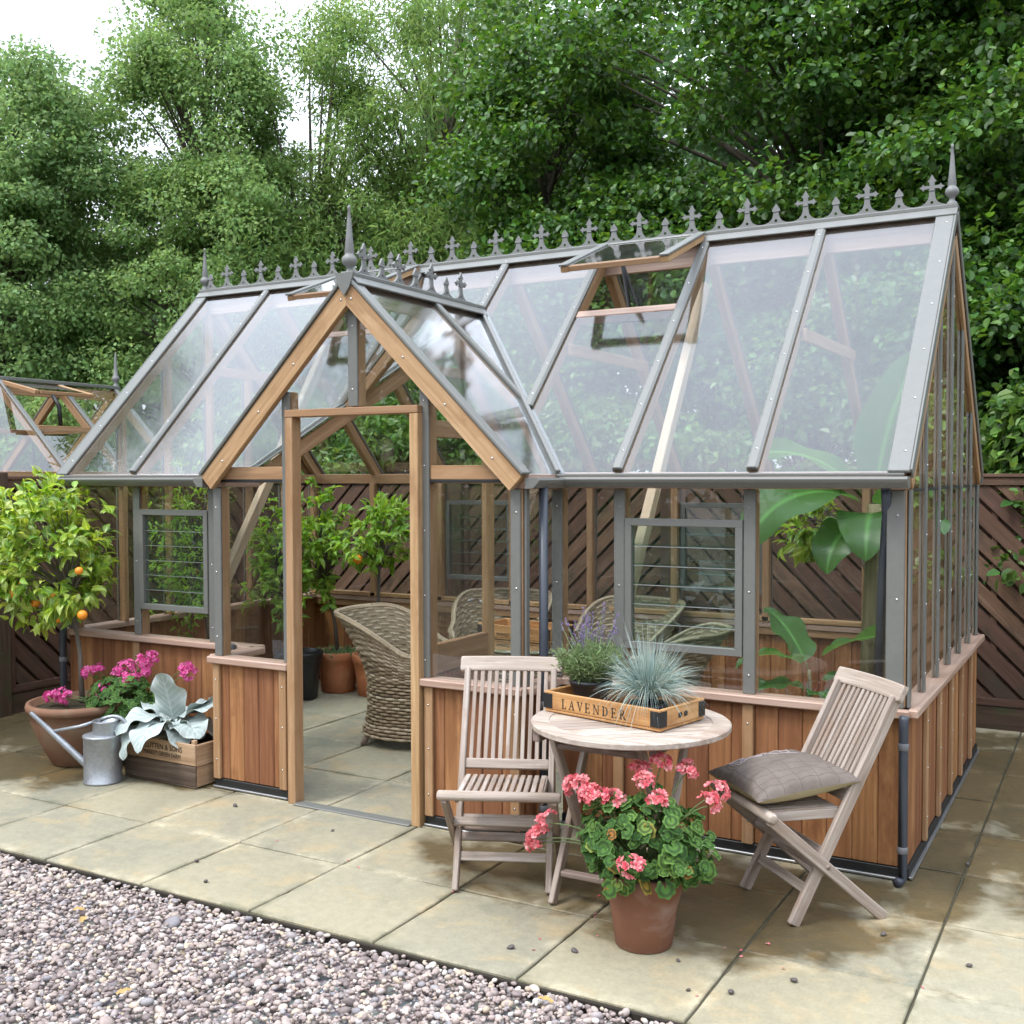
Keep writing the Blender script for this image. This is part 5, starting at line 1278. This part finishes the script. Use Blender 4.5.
banana('tall banana plant with broad drooping leaves inside the right corner', (-.36, 1.25),
       [([(-.38, 1.27, .2), (-.37, 1.25, .8), (-.36, 1.22, 1.45)], [.062, .055, .034]), ([(-.27, 1.24, .2), (-.28, 1.24, .7), (-.29, 1.23, 1.12)], [.05, .045, .036])],
       [(bt, rt_ * -.85 + tw_ * .15 + zz * .55, .82, .40, 1.85, .7, .12), (bt - zz * .10, rt_ * -.75 + tw_ * .55 + zz * .35, .50, .26, 1.9, .3, .15), (bt - zz * .05, rt_ * -.35 + tw_ * .8 + zz * .45, .52, .30, 2.0, -.2, .15), (bt, rt_ * .35 + tw_ * .9 + zz * .5, .55, .30, 1.5, .35, .12), (bt, rt_ * .05 + tw_ * .1 + zz * 1., .85, .30, .55, .9, .15),
        (bt, rt_ * -.55 + tw_ * -.2 + zz * .9, .75, .30, 1.3, -.5, .15), (bt - zz * .05, rt_ * .9 + tw_ * -.1 + zz * .35, .45, .24, 1.6, 0, .15), (bt - zz * .2, rt_ * -.2 + tw_ * -.8 + zz * .5, .6, .26, 1.5, .2, .15)])
bs_ = np.array([-.575, .80, .60])
banana('young banana plant with low arching leaves behind the right hand folding chair', (-.575, .82),
       [([(-.575, .82, .2), (-.575, .81, .45), (-.575, .80, .66)], [.030, .022, .007])],
       [(bs_ + zz * .08, rt_ * .75 + tw_ * .15 + zz * .70, .56, .27, 1.15, .5, .15), (bs_ + zz * .06, rt_ * -.8 + tw_ * .2 + zz * .65, .42, .17, 1.35, -.3, .2), (bs_, rt_ * .8 + tw_ * .45 + zz * .35, .48, .26, 1.2, .3, .15), (bs_ - zz * .05, rt_ * -.85 + tw_ * .35 + zz * .5, .40, .19, 1.2, 0, .2), (bs_ - zz * .05, rt_ * .25 + tw_ * .9 + zz * .3, .30, .15, 1.3, .1, .2), (bs_ + zz * .05, rt_ * -.25 + tw_ * -.5 + zz * .9, .44, .20, .7, 0, .2)])

M['pebble'] = plain('grey_pebble', (.10, .085, .08), .6, 0, .3, .4, 60.)
# small litter on the paving ------------------------------------------------
def peb(a): 
    mb = MB(); stones(mb, np.zeros((1, 3)) + np.array([[0, 0, a[2] * .8]]), np.array([a])); return mb.build('loose_pebble', M['pebble'])
pr_ = [peb((.011, .009, .006)), peb((.014, .010, .007)), peb((.008, .007, .005))]
pos = [(-2.40, -1.35), (-3.0, -.55), (-2.35, -.62), (-1.20, -.70), (-.85, -1.22), (-.52, -1.12), (.03, -.58), (-.15, -1.08), (.20, .30), (.32, -.70), (-.30, -1.25), (-.42, -1.30), (-2.6, -1.2), (-1.05, -1.3)]
for i, (x, y) in enumerate(pos):
    q = pr_[i] if i < 3 else pr_[i % 3].copy()
    if i >= 3: COL.objects.link(q)
    q.location = (x, y, .001); q.rotation_euler = (0, 0, rng.uniform(0, 6)); tag(q, 'small loose grey pebble lying on the stone paving', 'pebble', 'loose pebbles scattered on the paving')
mb = MB(); n = 20; C = np.stack([rng.uniform(-2.6, .3, n), rng.uniform(-1.4, -.3, n), np.full(n, .003)], 1); C[:14] = np.stack([rng.uniform(-1.1, -.2, 14), rng.uniform(-1.35, -.7, 14), np.full(14, .003)], 1)
mb.leaves(C, rdir(n) * np.array([1, 1, .05]), np.array([0, 0, 1.]) + rng.normal(0, .25, (n, 3)), .014, .011, 'oval'); tag(mb.build('fallen_petals', M['coral']), 'scattered coral petals fallen on the paving around the geranium pot', 'petals', kind='stuff')

for i, (x, y, a) in enumerate([(-2.62, -1.80, .4), (-2.50, -1.86, 2.1), (-1.95, -2.18, 1.1), (-.75, -1.58, 3.)]):
    if i == 0:
        mb = MB(); big_leaf(mb, np.zeros(3), (1, 0, .15), (0, 0, 1), .055, .026, .5, .3, .003, None, .3, 8, 5); fl_ = mb.build('fallen_leaf', M['dry_leaf'], None)
    else: fl_ = fl_.copy(); COL.objects.link(fl_)
    fl_.location = (x, y, .006); fl_.rotation_euler = (.15, -.1, a); tag(fl_, 'small dry ochre leaf lying on the pea gravel', 'leaf', 'dry leaves fallen on the gravel')
# ------------------------------------------------------------------ trees
M['lf_alder'] = leafmat('alder_leaf', [(.030, .080, .014), (.058, .138, .022), (.13, .25, .042)], .45, .30, spec=.5, patch=.45)
M['lf_hazel'] = leafmat('hazel_leaf', [(.13, .22, .075), (.185, .29, .10), (.27, .385, .135)], .55, .38, spec=.3, patch=.45)
M['lf_maple'] = leafmat('field_maple_leaf', [(.13, .22, .085), (.185, .29, .11), (.26, .37, .14)], .55, .38, spec=.3, patch=.45)
M['lf_willow'] = leafmat('willow_leaf', [(.13, .22, .065), (.18, .28, .085), (.26, .37, .12)], .5, .35, spec=.35, patch=.45)
M['lf_shrub'] = leafmat('shrub_leaf', [(.05, .12, .025), (.09, .18, .035), (.17, .28, .06)], .42, .32, patch=.45)
M['lf_far'] = leafmat('distant_leaf', [(.06, .12, .045), (.09, .165, .06)], .6, .3, spec=.2)
def clump_leaves(mb, C, Rr, per, Ln, Wd, tmpl, up=.8, droop=.2, flat=1.):
    k = len(C); n = k * per
    d = rdir(n); q = rng.uniform(0, 1, (n, 1)) ** .45
    P = np.repeat(C, per, 0) + d * q * np.repeat(Rr, per, 0)
    N = d * .55 + rng.normal(0, .42, (n, 3)) + np.array([0, -.12, up])
    D = d * .6 + rdir(n) * .9; D[:, 2] -= droop
    s = rng.uniform(.45, 1.25, n)
    mb.leaves(P, D, N, Ln * s, Wd * s, tmpl)
def tree(name, label, cat, trunk, tr, crown, ncl, clr, per, Ln, Wd, leaf, tmpl='oval', up=.8, droop=.2, inner=.35, cond=None, group='trees behind the fence', flat=.55):
    """crown: list of (centre, radii, weight); clumps are spread through these volumes"""
    trunk = np.array(trunk, float); root = empty(name, trunk[0].tolist(), 0, label, cat, group)
    w_ = np.array([c[2] for c in crown], float); w_ /= w_.sum(); C = []
    while len(C) < ncl:
        cc, rad, _ = crown[rng.choice(len(crown), p=w_)]
        d = rdir(1)[0]; q = rng.uniform(inner, 1) ** .55
        p = np.array(cc) + d * q * np.array(rad) * (1 + .18 * math.sin(4 * d[0] + 3 * d[2]) * math.cos(5 * d[1]))
        if p[2] > .35 and (cond is None or cond(p)): C.append(p)
    C = np.array(C); r_ = rng.uniform(.6, 1.25, (ncl, 1)) * clr; Rr = np.concatenate([r_, r_, r_ * flat], 1) * rng.uniform(.8, 1.2, (ncl, 3))
    mb = MB(); mb.tube(trunk, np.linspace(tr, tr * .25, len(trunk)), 9)
    for i in range(ncl):
        c = C[i]; zz_ = min(c[2] - .15, trunk[-1, 2]); f = np.clip((zz_ - trunk[0, 2]) / (trunk[-1, 2] - trunk[0, 2]) * .82, .12, 1.)
        j = f * (len(trunk) - 1); a = int(min(j, len(trunk) - 2)); b = trunk[a] + (trunk[a + 1] - trunk[a]) * (j - a)
        if i % 2 == 0 or i < 60:
            ln = np.linalg.norm(c - b); r0 = min(tr * .45, .010 + .009 * ln)
            mb.tube(bez(b, b * .45 + c * .55 + np.array([0, 0, .12 * ln]), c + rng.normal(0, .05, 3), 7), np.linspace(r0, .004, 7), 5)
    mb.build('trunk', M['bark'], root)
    mb = MB(); clump_leaves(mb, C, Rr, per, Ln, Wd, tmpl, up, droop)
    # loose outer sprigs break the clump outlines
    k = ncl * 3; d = rdir(k); P = np.repeat(C, 3, 0) + d * np.repeat(Rr, 3, 0) * 1.12
    clump_leaves(mb, P, np.full((k, 3), .10), max(4, per // 28), Ln, Wd, tmpl, up, droop)
    mb.build('crown', M[leaf], root)
    return root
tree('alder_tree', 'dense dark green alder spreading over the right half of the greenhouse roof', 'tree', [(-1.9, 6.6, 0), (-1.95, 6.5, 2.2), (-1.8, 6.4, 4.4), (-1.7, 6.3, 7.)], .17,
     [((-2.2, 5.9, 4.6), (2.6, 1.5, 2.7), 1.), ((-3.2, 5.2, 3.2), (1.6, .8, 1.1), .35), ((-1.2, 5.0, 3.0), (1.7, .9, .9), .3), ((-1.6, 5.6, 3.6), (2.6, .8, .7), .3), ((-.6, 6.2, 5.4), (1.6, 1.0, 1.6), .5)], 440, .44, 360, .062, .053, 'lf_alder', 'round', 1.05, .15, flat=.5)
tree('alder_tree', 'dark alder with large glossy leaves at the right edge, beside the tall right finial', 'tree', [(.55, 6.4, 0), (.6, 6.3, 2.4), (.7, 6.2, 4.5), (.7, 6.1, 6.6)], .15,
     [((.45, 5.4, 4.2), (1.8, 1.6, 2.6), 1.), ((.35, 4.3, 2.4), (1.1, .8, 1.2), .5)], 180, .43, 380, .064, .055, 'lf_alder', 'round', 1.05, .15, flat=.45)
tree('alder_tree', 'bright green young alder between the willow and the dark alder, above the porch ridge', 'tree', [(-5.0, 6.4, 0), (-4.9, 6.3, 2.4), (-4.8, 6.3, 4.6), (-4.6, 6.2, 6.6)], .12,
     [((-4.5, 5.9, 4.7), (1.15, 1.2, 2.2), 1.), ((-4.4, 5.2, 2.7), (1.2, .8, 1.1), .5)], 130, .44, 360, .060, .050, 'lf_alder', 'round', .9, .15)
tree('willow_tree', 'airy willow with thin hanging leaves and sky showing through its top, left of centre', 'tree', [(-7.4, 7.4, 0), (-7.3, 7.3, 2.4), (-6.9, 7.2, 4.8), (-6.4, 7.1, 7.4)], .12,
     [((-7.0, 6.8, 3.2), (1.7, 1.2, 2.2), 1.), ((-6.5, 6.8, 6.3), (1.7, .9, 1.6), .38)], 230, .42, 300, .095, .020, 'lf_willow', 'oval', .45, .7, flat=.9)
tree('hazel_tree', 'tall grey green leafy tree left of the porch finial, reaching the top of the picture', 'tree', [(-9.5, 6.0, 0), (-9.5, 5.9, 2.5), (-9.4, 5.8, 5.), (-9.2, 5.7, 7.6)], .13,
     [((-9.4, 5.6, 3.3), (2.0, 1.4, 2.6), 1.), ((-9.2, 5.6, 6.0), (1.15, .9, 1.9), .40)], 320, .40, 470, .052, .036, 'lf_hazel', 'oval', .7, .25)
tree('maple_tree', 'broad pale green tree at the far left edge under the white sky', 'tree', [(-12.2, 4.9, 0), (-12.2, 4.8, 2.5), (-12.0, 4.7, 6.)], .15,
     [((-12.0, 4.6, 3.3), (2.2, 1.6, 2.9), 1.), ((-11.0, 4.6, 5.6), (1.1, .9, 1.2), .2)], 300, .44, 450, .055, .041, 'lf_maple', 'round', .7, .25)
tree('ash_tree', 'light green young tree filling the dip between the tall grey green tree and the willow', 'tree', [(-8.3, 6.6, 0), (-8.3, 6.5, 2.4), (-8.2, 6.5, 4.6)], .10,
     [((-8.2, 6.3, 3.4), (1.5, 1.0, 2.4), 1.), ((-8.0, 6.3, 6.0), (1.0, .7, 1.4), .22)], 190, .42, 330, .07, .026, 'lf_willow', 'oval', .6, .4, flat=.7)
for i, (nm, lb, x, y, rx, rz_, n) in enumerate([('hazel_bush', 'low hazel bush behind the neighbouring glass roof at the far left', -9.6, 3.4, 1.3, 1.1, 60), ('hazel_bush', 'leafy hazel bush behind the left gable of the greenhouse', -7.6, 4.9, 1.2, 1.2, 60), ('laurel_bush', 'dark laurel bush seen through the porch just above the fence', -5.4, 4.6, 1.0, 1.1, 55), ('laurel_bush', 'dark laurel bush behind the middle of the back fence', -3.4, 4.4, 1.1, 1.0, 55), ('laurel_bush', 'laurel bush behind the right part of the back fence', -1.5, 4.3, 1.1, 1.0, 55), ('ivy_bush', 'ivy bush hanging over the top of the fence at the right edge', .35, 3.55, .6, .75, 34)]):
    tree(nm, lb, 'bush', [(x, y, 0), (x, y, .8), (x + .05, y, 1.5)], .05, [((x, y, 1.45), (rx, .6, rz_), 1.)], n, .34, 190, .085, .05, ('lf_hazel' if 'hazel' in nm else 'lf_shrub'), 'oval', .7, .25, group='bushes behind the fence')
# far wood: reads as one mass behind the trees
mb = MB(); n = 900; az = rng.uniform(R(-20), R(88), n); az[620:] = rng.uniform(R(-12), R(31), 280); ds = rng.uniform(17, 25, n)
C = np.stack([.7 - np.sin(az) * ds, -4.5 + np.cos(az) * ds, rng.uniform(.2, 1, n) ** .8 * np.where(az < R(33), 9.2, 5.6 + 1.0 * np.sin(az * 9) * np.cos(az * 4))], 1)
clump_leaves(mb, C, np.tile([[1.3, 1.3, .9]], (n, 1)), 150, .17, .14, 'oval', .6, .2)
tag(mb.build('far_wood', M['lf_far']), kind='stuff', label='distant dark green wood filling the gaps behind the garden trees', cat='wood')

# unseen trees behind the camera, added to lower reflections in the front panes
mb = MB(); n = 420; az = rng.uniform(R(100), R(325), n); ds = rng.uniform(13, 19, n)
C = np.stack([.7 - np.sin(az) * ds, -4.5 + np.cos(az) * ds, rng.uniform(.0, 1, n) ** .8 * (5.0 + 1.2 * np.sin(az * 7))], 1)
D_ = np.array([-25., 1.6, 11.5]) + rdir(170) * np.array([3.2, 7.5, 10.5]) * rng.uniform(.2, 1, (170, 1)); D_[:, 2] = np.abs(D_[:, 2])  # unseen trees far to the left, added to dim reflections in left roof panes
clump_leaves(mb, D_, np.tile([[2.1, 2.1, 1.5]], (170, 1)), 480, .19, .14, 'oval', .6, .2)
clump_leaves(mb, C, np.tile([[1.7, 1.7, 1.1]], (n, 1)), 60, .42, .36, 'oval', .6, .2)
tag(mb.build('unseen_reflected_trees', M['lf_far']), kind='stuff', label='unseen tree mass behind and left of the viewpoint, added to darken reflections', cat='trees')
